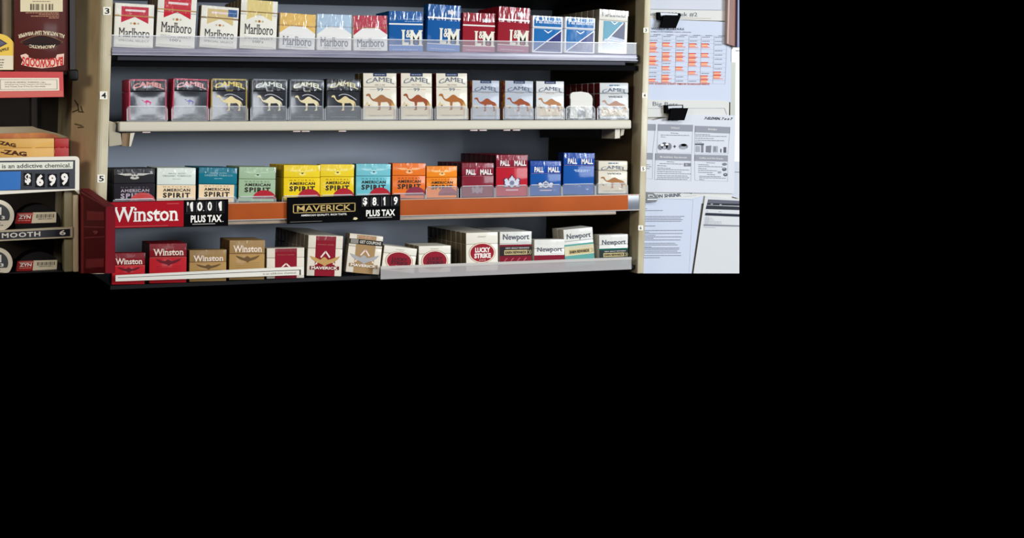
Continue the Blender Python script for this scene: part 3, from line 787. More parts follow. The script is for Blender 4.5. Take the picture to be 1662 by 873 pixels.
for i, (a, b, what, z_) in enumerate(((183, 252.5, 'black winged pack', zt5b), (253.5, 318, 'pale grey and cream pack', zt5b), (320, 385, 'teal pack', zt5b), (386, 448, 'sage green pack', zt5b), (458, 518.8, 'yellow pack next to the sage one', zt5b),
        (519.6, 575, 'yellow pack next to the light blue one', zt5b), (576, 634, 'light blue pack', zt5b), (635.5, 690.6, 'larger orange pack', zt5b), (691.4, 744, 'lower orange pack', zt5), (747.5, 802.5, 'dull dark red pack', zt5), (803.8, 857.5, 'tall bright red pack', zt5),
        (859, 911.5, 'shorter blue pack with a crest', zt5), (912.5, 966, 'tall blue pack without a crest', zt5), (966.8, 1019, 'cream camel pack on the strip shelf', zt5))):
    cup(a, b, 322, DK5, z_, 'clear plastic tray holding the ' + what, 'clear trays on the orange strip shelf', .0035)

# ---- bottom shelf
G6 = 'packs on the bottom shelf'
def serif_name(q, label, body, lid, eagle, long, letter):
    P = Pack(q, DK6, label, G6, body, lid, lidv=.62 if not long else .66, film_top=.16, side=pc(60, 14, 20) if body is WRED else pc(120, 92, 54))
    b = .64 if not long else .70
    P.tx('lettering', 'Winston', .1, b, .92, b + .19 if not long else b + .17, letter, 3, bold=.02, serif=True)
    P.r('band', .02, b - .05, .98, b - .043, ink(190, 130, 110), 2)
    P.sh('emblem', EAGLE, .18, .40 if not long else .46, .86, b - .08, eagle, 3)
    for i in range(3): P.r('band', .18, .42 - .05 * i - (0 if long else .06), .86, .425 - .05 * i - (0 if long else .06), eagle, 2)
    return P
WRED, WGLD = pc(188, 30, 40), pc(176, 140, 84)
wl = ink(240, 222, 206)
p6 = []
p6.append(serif_name(((183, 411), (235.4, 410.2), (235.4, 473), (180, 475)), 'shorter red pack with a dark eagle behind the red plastic holder', WRED, pc(128, 20, 32), ink(96, 14, 26), False, wl).done())
p6.append(serif_name(((242.4, 395.7), (304, 395), (301.7, 471), (241.9, 474)), 'tall red pack with a dark eagle on the bottom shelf', WRED, pc(132, 20, 32), ink(104, 12, 28), True, wl).done())
p6.append(serif_name(((307.8, 406.2), (367.7, 405), (367.2, 469), (306.6, 471)), 'shorter tan-gold pack with a brown eagle', WGLD, pc(158, 126, 78), ink(104, 78, 44), False, wl).done())
p6.append(serif_name(((373.3, 390.1), (430.9, 389.8), (428.2, 466), (370.7, 469)), 'tall tan-gold pack with a brown eagle', WGLD, pc(160, 128, 80), ink(106, 80, 46), True, wl).done())
def maverick(q, label, stripe, wing, long, coupon=False):
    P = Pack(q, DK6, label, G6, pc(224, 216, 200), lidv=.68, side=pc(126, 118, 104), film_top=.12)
    P.r('stripe', .22, .0, .80, .985, stripe, 1)
    k = .46 if long else .34
    line(P.t('emblem'), P.S, (.38, k), (.51, k + .15), .045, .035, ink(236, 214, 206), 4); line(P.t('emblem'), P.S, (.51, k + .15), (.64, k), .045, .035, ink(236, 214, 206), 4)
    if long:
        P.sh('emblem', EAGLE, .06, .27, .94, .50, wing, 3)
        P.r('banner', .08, .155, .92, .245, pc(110, 20, 30) if not coupon else ink(150, 124, 90), 5)
        P.tx('banner', 'MAVERICK', .12, .165, .88, .235, ink(240, 228, 214), 6, bold=.03)
        P.p('emblem', [(.22, .27), (.30, .30), (.27, .32), (.33, .36), (.24, .33)], ink(230, 210, 190), 4); P.p('emblem', [(.80, .27), (.72, .30), (.75, .32), (.69, .36), (.78, .33)], ink(230, 210, 190), 4)
    P.tx('lettering', 'Premium quality', .28, .76, .74, .79, ink(196, 130, 120), 3)
    if coupon:
        P.r('coupon_band', .0, .745, 1.0, .875, ink(24, 24, 26), 6)
        P.r('coupon_band', .04, .755, .27, .865, ink(140, 136, 128), 7)
        P.tx('coupon_band', 'GET COUPONS', .31, .77, .95, .85, ink(206, 200, 184), 7, bold=.03)
        P.sc('lettering', .3, .92, .75, .03, ink(196, 140, 110), 3, unit=.12)
    return P
MRED, MGLD = pc(136, 18, 38), pc(166, 134, 92)
p6.append(maverick(((433.5, 403), (494.2, 402), (493.5, 463), (432, 466)), 'short white pack with a crimson stripe above the price card', MRED, ink(200, 160, 96), False).done())
p6.append(maverick(((503.2, 382.5), (558.6, 382.1), (552.5, 461), (495, 463)), 'tall white pack with a crimson stripe and gold wings', MRED, pc(192, 152, 92), True).done())
p6.append(maverick(((571.2, 378.9), (625.4, 383.4), (612.5, 459), (557.5, 460)), 'tilted tall white pack with a tan stripe and a black coupon band', MGLD, pc(168, 168, 172), True, True).done())
def bullseye(q, label, fade, cv, rv, dark=False):
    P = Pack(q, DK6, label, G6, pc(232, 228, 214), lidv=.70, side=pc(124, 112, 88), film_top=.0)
    ru = .42
    P.el('bullseye', .5, cv, ru, rv, ink(150, 120, 90), 1); P.el('bullseye', .5, cv, ru * .965, rv * .965, ink(232, 214, 196), 2)
    P.el('bullseye', .5, cv, ru * .88, rv * .88, pc(142, 26, 44) if dark else pc(150, 26, 42), 3)
    lc = ink(70, 14, 26) if dark else ink(238, 228, 224)
    P.tx('lettering', 'LUCKY', .28, cv + .01, .75, cv + .14, lc, 4, bold=.05); P.tx('lettering', 'STRIKE', .25, cv - .14, .77, cv - .01, lc, 4, bold=.05)
    P.sc('lettering', .4, cv - .2, .62, .02, ink(200, 160, 150), 4)
    P.tx('lettering', 'Luxury', .37, .86, .62, .92, ink(150, 146, 140), 3, shear=.06)
    return P
p6.append(bullseye(((626.8, 398.7), (679.7, 402.9), (670, 456), (615.5, 456)), 'tilted white bullseye pack beside the coupon-band pack', 0, .43, .40, True).done())
p6.append(bullseye(((681, 400.2), (731.5, 397.5), (731.5, 450), (677.9, 452)), 'upright white bullseye pack with dark lettering behind the clouded lip', 0, .44, .40, True).done())
p6.append(bullseye(((756.4, 378.2), (808.6, 376.2), (808, 440), (756.4, 443)), 'white bullseye pack with white lettering, heading a long queue', 0, .47, .27).done())
def newport(q, label, col_, bandv, reward, long=False, ang=0, wave=None):
    P = Pack(q, DK6, label, G6, pc(228, 228, 222), lidv=.68, film_top=.18, side=pc(190, 186, 172))
    P.r('colour_block', .0, .0, 1.0, bandv, col_, 1)
    tv = bandv + .08 if not long else .70
    P.tx('lettering', 'Newport', .1, tv, .92, tv + (.20 if not long else .18), ink(66, 72, 92), 3, bold=.012)
    P.r('lettering', .55, tv - .025, .92, tv - .015, ink(160, 164, 170), 2)
    if reward:
        y = bandv - .17
        P.r('reward_band', .0, y - .13, 1.0, y + .12, reward, 2)
        P.tx('reward_band', 'NEW ADULT REWARDS', .18, y + .055, .92, y + .095, ink(200, 200, 196), 3, bold=.02)
        P.r('reward_band', .14, y - .10, .86, y + .025, ink(196, 178, 126), 3)
        P.tx('reward_band', 'EARN REWARDS', .17, y - .075, .83, y, ink(30, 28, 26), 4, bold=.04)
        for i in range(2): P.p('reward_band', [(.87 + .06 * i, y - .1), (.93 + .06 * i, y - .04), (.87 + .06 * i, y + .02), (.90 + .06 * i, y + .02), (.96 + .06 * i if i == 0 else 1.0, y - .04), (.90 + .06 * i, y - .1)], ink(180, 166, 120), 4)
    if wave:
        for i in range(4):
            pts = [(.06 + .2 * i + .18 * (t / 6), .04 + .26 * math.sin(t / 6 * 1.5)) for t in range(7)]
            for a_, b_ in zip(pts, pts[1:]): line(P.t('colour_block'), P.S, a_, b_, .028, .022, wave, 2)
    return P
p6.append(newport(((812, 376.6), (862.8, 375), (862.8, 434.5), (810, 437)), 'white and dark red pack with a black rewards band', pc(124, 18, 40), .66, ink(30, 18, 22), wave=ink(190, 90, 100)).done())
p6.append(newport(((867.3, 389.3), (916.8, 387.8), (915.8, 431), (866.7, 432.5)), 'short plain white and dark red pack between the taller ones', pc(128, 20, 44), .45, None).done())
p6.append(newport(((912.7, 371.5), (960, 370), (967, 428), (919.5, 430.5)), 'tall tilted white and light green pack with a rewards band', pc(96, 162, 156), .60, ink(214, 206, 170), True).done())
p6.append(newport(((973, 381.7), (1018.7, 379.7), (1019.7, 426), (972, 428)), 'white and dark green pack with a rewards band at the bottom shelf end', pc(10, 96, 80), .56, ink(24, 40, 38)).done())
queue(p6[5], 8, 'the tall crimson-striped pack', G6)
queue(p6[1], 2, 'the tall red eagle pack', G6)
queue(p6[3], 2, 'the tall tan-gold eagle pack', G6)
queue(p6[9], 7, 'the white-lettered bullseye pack', G6)
queue(p6[7], 2, 'the tilted bullseye pack', G6)
queue(p6[8], 2, 'the upright dark-lettered bullseye pack', G6)
queue(p6[10], 4, 'the dark red pack with the rewards band', G6)
queue(p6[12], 1, 'the tilted light green pack', G6)

# ------------------------------------------------------------------ price signs on the shelf fronts
def sign_quad(tl, tr, br, bl, y):
    return S_quad(bl, br, tl, tr, y)
SB = mat('sign_black', (7, 7, 9), rough=.8, spec=.04)
def slab(mb, S, u0, v0, u1, v1, m, th=.003):
    mb.prism([S(u0, v0), S(u1, v0), S(u1, v1), S(u0, v1)], (0, th, 0), m)
SW_ = ink(244, 240, 234)
tabm = mat('digit_tab', (10, 10, 13), rough=.5, spec=.12)
def digit(t, S, i, ch, u0, u1, v0, v1, cu0, cu1):
    k = t('digit_tab#%d' % i)
    k.prism([S(u0, v0, 2), S(u1, v0, 2), S(u1, v1, 2), S(u0, v1, 2)], (0, .0006, 0), tabm)
    if ch == '1':
        w_ = cu1 - cu0
        poly(k, S, [(cu0 + w_ * .36, v0 + .04), (cu0 + w_ * .78, v0 + .04), (cu0 + w_ * .78, v1 - .02), (cu0 + w_ * .45, v1 - .02), (cu0 + w_ * .1, v1 - .09), (cu0 + w_ * .1, v1 - .15), (cu0 + w_ * .36, v1 - .12)], SW_, 3)
    else: text(k, S, ch, cu0, v0 + .04, cu1, v1 - .02, SW_, 3, bold=.035)
    rect(k, S, u0 + .004, v0 + .02, u0 + .007, v1 - .02, ink(96, 96, 104), 3)

S = sign_quad((172, 328), (370.7, 323.4), (370.3, 366.5), (172, 371.5), -.0115)
t = Thing('price_sign', 'red and black price sign reading 10.01 plus tax', 'price sign', S(.5, 0, 0), group='price signs on the orange strip')
slab(t('backing'), S, 0, 0, 1, 1, SB, .0055)
t('red_panel').prism([S(.0, .02, 1), S(.628, .02, 1), S(.628, .985, 1), S(.0, .985, 1)], (0, .0004, 0), mat('sign_red', (166, 9, 30), rough=.6, spec=.1))
text(t('red_panel/lettering'), S, 'Winston', .055, .24, .585, .80, SW_, 2, bold=.015, serif=True)
rect(t('red_panel/lettering'), S, .49, .88, .59, .895, ink(206, 110, 110), 2); rect(t('red_panel/lettering'), S, .06, .065, .5, .078, ink(206, 110, 110), 2)
for i, (ch, a, b) in enumerate((('1', .675, .712), ('0', .738, .783), ('0', .825, .862), ('1', .912, .952))):
    digit(t, S, i, ch, (.648, .728, .808, .892)[i], (.722, .802, .886, .968)[i], .54, .95, a, b)
text(t('lettering'), S, "'", .655, .80, .668, .93, SW_, 4); text(t('lettering'), S, '.', .788, .58, .797, .62, SW_, 4)
text(t('lettering'), S, 'PLUS TAX', .687, .155, .945, .43, SW_, 2, bold=.035)
text(t('lettering'), S, '.', .95, .16, .96, .19, SW_, 2)
rect(t('lettering'), S, .70, .085, .89, .105, ink(200, 196, 190), 2); rect(t('lettering'), S, .64, .50, .97, .506, ink(90, 80, 80), 2)
t.done()

S = sign_quad((467, 320.7), (649.7, 315.8), (649.4, 357.3), (467, 363.6), -.0115)
t = Thing('price_sign', 'black price sign with a gold framed name reading 8.19 plus tax', 'price sign', S(.5, 0, 0), group='price signs on the orange strip')
slab(t('backing'), S, 0, 0, 1, 1, SB, .0055)
gf = ink(196, 168, 104)
fm = t('name_frame')
for a0, b0, a1, b1 in ((.045, .40, .595, .425), (.045, .71, .595, .735), (.045, .40, .053, .735), (.587, .40, .595, .735)): rect(fm, S, a0, b0, a1, b1, gf, 1)
text(t('lettering'), S, 'MAVERICK', .08, .455, .555, .68, gf, 1, bold=.012)
text(t('lettering'), S, 'AMERICAN QUALITY. RICH TASTE.', .115, .26, .52, .345, SW_, 1, bold=.02)
rect(t('lettering'), S, .02, .065, .30, .075, ink(150, 146, 140), 1)
poly(t('lettering'), S, [(.575, .09), (.60, .07), (.617, .12), (.605, .17), (.582, .17)], ink(220, 204, 160), 1)
for i, (ch, a, b) in enumerate((('$', .66, .70), ('8', .745, .783), ('1', .84, .868), ('9', .937, .975))):
    digit(t, S, i, ch, (.648, .728, .822, .912)[i], (.718, .812, .902, .99)[i], .56, .95, a, b)
text(t('lettering'), S, '.', .789, .60, .798, .64, SW_, 4)
text(t('lettering'), S, 'PLUS TAX', .69, .185, .952, .44, SW_, 2, bold=.035)
rect(t('lettering'), S, .705, .125, .925, .145, ink(200, 196, 190), 2)
t.done()

S = sign_quad((150, 448.5), (493, 432.2), (493, 446), (150, 458), -.016)
t = Thing('price_card', 'white warning card with a black border on the bottom shelf front', 'price sign', S(.5, 0, 0))
slab(t('card'), S, .105, 0, 1, 1, mat('card_white', (232, 228, 216), rough=.35), .003)
for a0, b0, a1, b1 in ((.115, .57, .985, .64), (.979, .0, .985, .64)): rect(t('border'), S, a0, b0, a1, b1, blk, 1)
text(t('lettering'), S, 'is an addictive chemical.', .80, .17, .965, .45, ink(150, 148, 140), 1)
t.done()

# ------------------------------------------------------------------ red plastic holder standing out in front of the upright
xh = at(133, 330, -.012).x
t = Thing('sign_holder', 'translucent dark red plastic sign holder jutting out in front of the cream upright', 'sign holder', at(140, 443, -.05))
RED = mat('red_plastic', (112, 8, 26), rough=.6, spec=.12)
REDL = mat('red_plastic_worn', (168, 62, 70), rough=.7, spec=.1)
A = [at_x(*p, xh) for p in ((131, 306), (172, 335), (172, 443.5), (126.5, 443.5))]
thk = at(187, 340, A[1].y).x - xh
t('panel').prism(A, (thk, 0, 0), RED)
fy = A[1].y
t('front_edge').prism([at(172, 335.5, fy - .0004), at(181, 334.5, fy - .0004), at(187, 343, fy - .0004), at(184, 443.5, fy - .0004), at(171, 443.5, fy - .0004)], (0, .004, 0), RED)
def SXH(a, b, k=0):
    p = at_x(a, b, xh); p.x -= .0005 * k; return p
Z = lambda a, b: (a / 7.66, 330 + b / 7.66)
def zq(mb, pts, m, k=1): mb.poly([SXH(*Z(*p), k) for p in pts], m)
zq(t('panel/worn_strip'), [(968, -150), (1045, -60), (1045, 868), (968, 868)], REDL)
zq(t('panel/label#1'), [(1085, 95), (1300, 105), (1300, 210), (1085, 210)], REDL, 1)
zq(t('panel/label#2'), [(1075, 690), (1298, 684), (1298, 790), (1072, 805)], REDL, 1)
rim = mat('red_plastic_rim', (170, 76, 84), rough=.7, spec=.1)
zq(t('panel/rib#1'), [(1050, 283), (1305, 290), (1305, 304), (1050, 297)], rim, 1)
zq(t('panel/rib#2'), [(1050, 420), (1305, 405), (1305, 420), (1050, 434)], rim, 1)
zq(t('panel/rib#3'), [(968, -180), (1345, 40), (1345, 62), (968, -158)], rim, 2)
text(t('panel/lettering'), SXH, '9', 152, 380.5, 160, 374, ink(190, 96, 100), 2, bold=.03)
t.done()

# ------------------------------------------------------------------ rack beside the cabinet: cigars, papers, tins
XA = at(-6, 200, .0).x
XB = at(116, 250, .012).x
ZRB = at(60, 443, .0).z
RB = .24
def zl(px, py, y=0.0): return at(px, py, y).z
ZS1 = zl(60, 116); ZS2 = zl(60, 262, .01); ZS3 = zl(60, 380, -.002)
t = Thing('counter_rack', 'dark tobacco rack with cream edging beside the numbered upright', 'rack', (XA + .05, .1, ZRB))
xr2 = at(127.5, 380, -.004).x
t('back_panel').box((XA - .05, RB, ZRB), (XLo - .002, RB + .006, ZT + .02), DARK)
t('shelf_board#1').box((XA - .02, .006, ZS1 - .004), (XB, RB - .001, ZS1), BLACK)
t('shelf_board#2').box((XA - .02, .012, ZS2 - .004), (XB, RB - .001, ZS2), BLACK)
t('shelf_board#3').box((XA - .02, .004, ZS3 - .004), (XB - .004, RB - .001, ZS3), BLACK)
t('shelf_board#4').box((XA - .02, .004, ZRB), (XB - .004, RB - .001, ZRB + .002), BLACK)
# dark side of the upper part and its stop block
sa = at(113.4, 60, .004).x
t('side_board').box((sa, .004, ZS1 - .004), (sa + .008, RB - .001, ZT + .02), mat('dark_side', (30, 22, 26), rough=.5))
t('side_board/stop_block').box((sa - .004, -.012, zl(115, 131)), (sa + .011, .0095, zl(115, 113)), BLACK, bevel=.003)
# inner post of the dark middle bay
ia, ib = at(51, 180, RB - .01).x, at(60, 180, RB - .01).x
t('inner_post').box((ia, RB - .012, ZS2 - .002), (ib, RB - .001, ZS1 - .004), mat('inner_post', (58, 46, 42), rough=.5))
up1, up2 = at(104.5, 380, -.002).x, at(118.5, 380, -.004).x
t('upright').box((up2, -.006, ZRB), (xr2, .04, zl(123, 316.4, -.004)), mat('cream_upright', (212, 198, 168), rough=.4), bevel=.002)
t('upright/groove').box((up1, .0, ZRB), (up2 - .0002, .03, zl(110, 310, 0)), mat('grey_green_upright', (150, 142, 112), rough=.4), bevel=.0015)
# strip with the flavour name
S = S_quad((-4, 391.5), (118, 385.5), (-4, 374), (118, 368), -.009)
m = t('shelf_strip')
slab(m, S, 0, 0, 1, 1, mat('strip_edge', (196, 186, 160), rough=.4), .010)
rect(m, S, 0, .14, .965, .82, mat('strip_navy', (22, 20, 40), rough=.3), 1)
text(t('shelf_strip/lettering'), S, 'MOOTH', .055, .27, .565, .73, SW_, 2, bold=.03, sp=1.15)
text(t('shelf_strip/lettering'), S, '6', .82, .28, .905, .75, SW_, 2, bold=.02)
t.done()

# upside-down cigar carton
t = Thing('cigar_carton', 'dark brown cigar carton standing upside down on the tobacco rack', 'cigar carton', at(72, 116, .03))
xa, xb = at(22.5, 60, .01).x, at(111.2, 60, .01).x
BRN = mat('carton_brown', (82, 24, 18), rough=.5, spec=.2, coat=.15, rgb2=(66, 18, 16), vscale=8)
z0, z1 = ZS1 + .0003, ZT + .015
t('carton').box((xa, .010, z0), (xb, .07, z1), BRN, bevel=.0012, side=mat('carton_edge', (40, 14, 14), rough=.4))
S = S_px(.0096)
Zc = lambda a, b: (a / 7.935, b / 7.935)
SZ = S_zoom(0, 0, 7.935, .0096)
m = t('barcode_label')
rect(m, SZ, 262, -60, 808, 150, mat('label_cream', (222, 208, 172), rough=.6), 1)
bars = (390, 402, 418, 430, 458, 470, 482, 498, 530, 546, 584, 596, 628, 640, 656, 672)
for i, a in enumerate(bars): rect(m, SZ, a, 50, a + (7 if i % 3 else 12), 132, ink(70, 60, 50), 2)
for y_ in (-20, 14): scribble(m, SZ, 330 if y_ < 0 else 420, y_, 740 if y_ < 0 else 650, 9, ink(130, 112, 90), 2, unit=24)
m = t('lettering')
cr_ = ink(226, 208, 176)
for y_, a0, a1 in ((160, 330, 760), (180, 500, 760), (203, 400, 760), (226, 630, 760)): scribble(m, SZ, a0, y_, a1, 10, ink(190, 140, 110), 1, unit=26)
text(m, SZ, 'ALL NATURAL LEAF WRAPPER', 232, 498, 836, 448, cr_, 2, bold=.03, arch=-52, flip=True, serif=True)
m = t('emblem')
def lens(a0, a1, bmid, up_, dn, mm, k):
    n = 16; top = [(a0 + (a1 - a0) * i / n, bmid - up_ * math.sin(math.pi * i / n)) for i in range(n + 1)]
    bot = [(a0 + (a1 - a0) * i / n, bmid + dn * math.sin(math.pi * i / n)) for i in range(n - 1, 0, -1)]
    mb_ = m; mb_.poly([SZ(p[0], p[1], k) for p in top + bot], mm)
lens(262, 812, 540, 92, 92, ink(150, 120, 80), 1); lens(268, 806, 540, 85, 86, ink(56, 14, 12), 2); lens(290, 790, 535, 68, 10, ink(36, 20, 18), 3); lens(285, 800, 556, 6, 66, ink(26, 16, 16), 3)
text(t('lettering'), SZ, 'AROMATIC', 378, 612, 716, 572, cr_, 5, bold=.03, arch=14, flip=True, serif=True)
m = t('brand_plate')
pts = [(262, 712), (330, 690), (366, 712), (370, 740), (470, 768), (640, 768), (716, 744), (734, 702), (826, 690), (820, 836), (700, 862), (540, 880), (380, 860), (270, 832), (292, 780)]
poly(m, SZ, pts, ink(232, 196, 178), 2)
text(m, SZ, 'BACKWOODS', 284, 842, 816, 726, ink(196, 46, 40), 3, bold=.03, arch=26, flip=True, serif=True)
t.done()

# tan carton, yellow box, red warning strip
xa0, xb0 = at(4, 30, .05).x, at(22, 30, .05).x
m = MB(); m.box((xa0, .05, ZS1 + .0003), (xb0 - .0006, .075, ZT + .015), mat('tan_board', (172, 156, 130), rough=.6), bevel=.001)
m.box((xa0 + .0005, .0493, ZS1 + .02), (xa0 + .002, .0503, ZT + .01), mat('tan_fold', (150, 132, 106), rough=.6))
solo('board_carton', 'plain tan board carton behind the yellow display box', 'carton', m, Vector(((xa0 + xb0) / 2, .06, ZS1)))
t = Thing('display_box', 'yellow and cream display box with a round top beside the brown cigar carton', 'box', at(8, 114, .02))
S = S_zoom(0, 0, 7.935, .012)
pts = [(-60, 900), (-60, 432), (10, 436), (60, 450), (100, 470), (130, 494), (155, 520), (172, 545), (178, 560), (174, 900)]
prs = [S(a, b) for a, b in pts]
for p in prs: p.z = max(p.z, ZS1 + .0003)
t('front_board').prism(prs, (0, .03, 0), mat('box_yellow', (232, 192, 62), rough=.4))
rect(t('lower_panel'), S, -60, 898, 171, 716, mat('box_cream', (226, 216, 190), rough=.5), 1)
for y_ in (764, 800, 832, 862): scribble(t('lower_panel/lettering'), S, 0, y_, 58 - (y_ - 764) * .25, 12, ink(90, 84, 76), 2, unit=22)
poly(t('emblem'), S, [(-60, 560), (0, 500), (96, 560), (0, 610), (-60, 620)], ink(70, 66, 84), 1)
poly(t('emblem'), S, [(-60, 570), (0, 520), (64, 560), (0, 585), (-60, 600)], ink(98, 96, 116), 2)
text(t('lettering'), S, 'APPLE', -20, 676, 116, 640, ink(74, 62, 40), 2, bold=.03, sk=-34, serif=True)
t.done()

S = S_quad((-6, 159), (103.5, 157.2), (-6, 115.8), (102.5, 116.6), -.006)
t = Thing('warning_strip', 'red shelf strip with a white framed health warning', 'shelf strip', S(.5, 0, 0))
slab(t('strip'), S, 0, 0, 1, 1, mat('strip_red', (198, 44, 44), rough=.3), .0115)
rect(t('strip/lower_band'), S, 0, .02, .985, .24, mat('strip_red_light', (206, 92, 80), rough=.4), 1)
rect(t('label'), S, .0, .255, .935, .755, mat('label_white', (236, 224, 204), rough=.6), 1)
for a0, b0, a1, b1 in ((.06, .315, .905, .325), (.06, .685, .905, .695), (.06, .315, .064, .695), (.90, .315, .905, .695)): rect(t('label/border'), S, a0, b0, a1, b1, ink(90, 90, 86), 2)
text(t('label/lettering'), S, 'SURGEON GENERAL WARNING: Cigar', .125, .555, .73, .61, ink(84, 78, 70), 2)
text(t('label/lettering'), S, 'Smoking Can Cause Cancers Of The Mouth', .125, .475, .815, .53, ink(120, 112, 100), 2)
text(t('label/lettering'), S, 'And Throat, Even If You Do Not Inhale.', .125, .395, .735, .45, ink(120, 112, 100), 2)
t.done()

# rolling paper cartons and cream tray behind them
t = Thing('open_carton', 'cream open carton wall with a slanted side behind the rolling papers', 'carton', at(40, 250, .10))
S = S_px(.10)
cw = mat('carton_cream', (166, 150, 120), rough=.6)
t('back_wall').prism([Vector((p.x, p.y, max(p.z, ZS2 + .0002))) for p in (S(-6, 206), S(53, 205), S(60, 208), S(92, 216), S(110, 222), S(110, 270), S(-6, 270))], (0, .004, 0), cw)
t.done()
t = Thing('papers_carton', 'orange edged flat carton at the back of the rolling papers', 'carton', at(40, 250, .07))
S = S_px(.07)
t('carton').prism([Vector((p.x, p.y, max(p.z, ZS2 + .0002))) for p in (S(-6, 217), S(70, 215), S(92, 219), S(100, 224), S(100, 270), S(-6, 270))], (0, .02, 0), mat('carton_rust', (170, 84, 36), rough=.5, rgb2=(196, 136, 60), vscale=30))
t.done()
TAN = mat('papers_tan', (206, 156, 72), rough=.45, rgb2=(218, 172, 92), vscale=14)
PRED = mat('papers_red', (168, 30, 28), rough=.4)
zA, zB, zC = ZS2 + .0003, zl(60, 239.6, .02), zl(60, 224.6, .02)
xe0, xe1, xs = at(-8, 240, .02).x, at(111.5, 240, .02).x, at(87, 240, .02).x
SZ3 = S_zoom(0, 220, 7.935, .0196)
for i, (za, zb_, lab) in enumerate(((zA, zB - .0002, 'lower tan carton of rolling papers with a red end'), (zB, zC, 'upper tan carton of rolling papers with a red end'))):
    t = Thing('papers_carton', lab, 'carton', ((xe0 + xe1) / 2, .04, za), group='rolling paper cartons')
    t('carton').box((xe0, .02, za), (xs + .001, .066, zb_), TAN, bevel=.0008)
    t('end_flap').box((xs + .0012, .019, za), (xe1, .066, zb_), PRED, bevel=.0008)
    m = t('lettering'); le = ink(70, 36, 20)
    if i:
        text(m, SZ3, '-ZAG', -30, 110, 205, 60, le, 1, bold=.05, sk=44, serif=True)
        poly(t('stripe'), SZ3, [(390, 160), (660, 80), (690, 84), (690, 96), (440, 160)], ink(226, 176, 90), 1)
        text(t('end_flap/lettering'), SZ3, '1¼', 750, 84, 860, 52, ink(230, 150, 130), 2)
    else:
        text(m, SZ3, '-ZAG', 10, 236, 345, 176, le, 1, bold=.05, sk=34, serif=True)
        text(t('end_flap/lettering'), SZ3, '1 1/4', 700, 228, 866, 180, ink(236, 170, 150), 2, bold=.02)
        pts = [(755 + 85 * j / 8, 156 - 30 * math.sin(math.pi * j / 8)) for j in range(9)]
        for a_, b_ in zip(pts, pts[1:]): line(t('end_flap/lettering'), SZ3, a_, b_, 9, 9, ink(236, 190, 176), 2)
    t.done()

# blue and white price board
S = S_quad((-6, 316), (122, 308.5), (-6, 254.8), (122, 253.6), -.010)
t = Thing('price_board', 'white framed blue price board reading 6.99 above the black tins', 'price sign', S(.6, 0, 0))
SP = S_px(-.010)
fw = mat('board_white', (230, 224, 210), rough=.35)
out = [(-6, 256), (-6, 316), (121, 308.5), (128.6, 315.5), (128.9, 260), (128, 256.5), (125.5, 254.4), (122, 253.6)]
t('frame').prism([SP(*p) for p in out], (0, .0145, 0), fw)
SZ3 = S_zoom(0, 220, 7.935, -.0102)
rect(t('frame/inset'), SZ3, 968, 690, 969, 318, ink(20, 20, 24), 1)
poly(t('frame/inset'), SZ3, [(-48, 326), (968, 316), (965, 686), (-48, 712)], mat('inset_navy', (20, 22, 40), rough=.3), 1)
poly(t('warning_panel'), SZ3, [(-48, 347), (942, 334), (938, 428), (-48, 444)], ink(226, 228, 214), 2)
text(t('warning_panel/lettering'), SZ3, 'is an addictive chemical.', 26, 422, 915, 366, ink(74, 78, 76), 3, bold=.015, sk=-12)
poly(t('blue_panel'), SZ3, [(-48, 466), (270, 460), (262, 694), (-48, 707)], mat('board_blue', (18, 104, 184), rough=.3), 2)
for i, (ch, a0, a1, b0, b1) in enumerate((('$', 320, 398, 632, 490), ('6', 468, 562, 652, 498), ('9', 628, 720, 650, 502), ('9', 786, 878, 640, 484))):
    m = t('digit_tab#%d' % i)
    rect(m, SZ3, a0 - 16, b0 + 16, a1 + 14, b1 - 8, tabm, 2)
    text(m, SZ3, ch, a0, b0, a1, b1, SW_, 3, bold=.05)
t.done()

# tins
BT = mat('tin_black', (11, 10, 12), rough=.6, spec=.15)
for i, (cx_, cyy, lab, q, zdeck) in enumerate(((62, 363, 'black tin with a red and white label above the flavour strip', ((28, 345.3), (91.5, 343.8), (91, 361), (24, 363.2)), ZS3), (62, 440, 'black tin with a red and white label below the flavour strip', ((28.5, 423.5), (93, 421.8), (92, 437), (26.5, 440)), ZRB + .002))):
    t = Thing('pouch_tin', lab, 'tin', at(cx_, cyy + 8, .02), group='black pouch tins')
    c0 = at(cx_, cyy, .02)
    rad = abs(at(cx_ + 37, cyy, .02).x - c0.x)
    n = 36; zbase = zdeck + .0003
    pts = []
    for k in range(n):
        an = 2 * math.pi * k / n
        pts.append(Vector((c0.x + rad * math.cos(an), .02, max(c0.z + rad * .86 * math.sin(an), zbase))))
    t('tin').prism(pts, (0, .05, 0), BT)
    pts2 = [Vector((c0.x + (p.x - c0.x) * .93, .0188, max(c0.z + (p.z - c0.z) * .93, zbase + .001))) for p in pts]
    t('tin/lid_rim').prism(pts2, (0, .0012, 0), mat('tin_rim', (14, 12, 14), rough=.6, spec=.15))
    S = S_quad(q[3], q[2], q[0], q[1], .0182)
    slab(t('label'), S, 0, 0, 1, 1, mat('label_white2', (226, 216, 190), rough=.5), .0006)
    rect(t('label/red_field'), S, 0, 0, .40, 1, ink(164, 26, 30), 1); rect(t('label/red_field'), S, .04, .80, .42, .90, ink(216, 150, 140), 2)
    text(t('label/lettering'), S, 'ZYN', .06, .42, .36, .76, SW_, 2, bold=.04)
    scribble(t('label/lettering'), S, .06, .24, .36, .08, ink(226, 150, 130), 2, unit=.05)
    for j in range(13): rect(t('label/barcode'), S, .50 + .035 * j, .48, .50 + .035 * j + (.012 if j % 3 else .022), .82, ink(70, 64, 56), 1)
    scribble(t('label/barcode'), S, .55, .34, .9, .06, ink(110, 100, 86), 1, unit=.06)
    t.done()
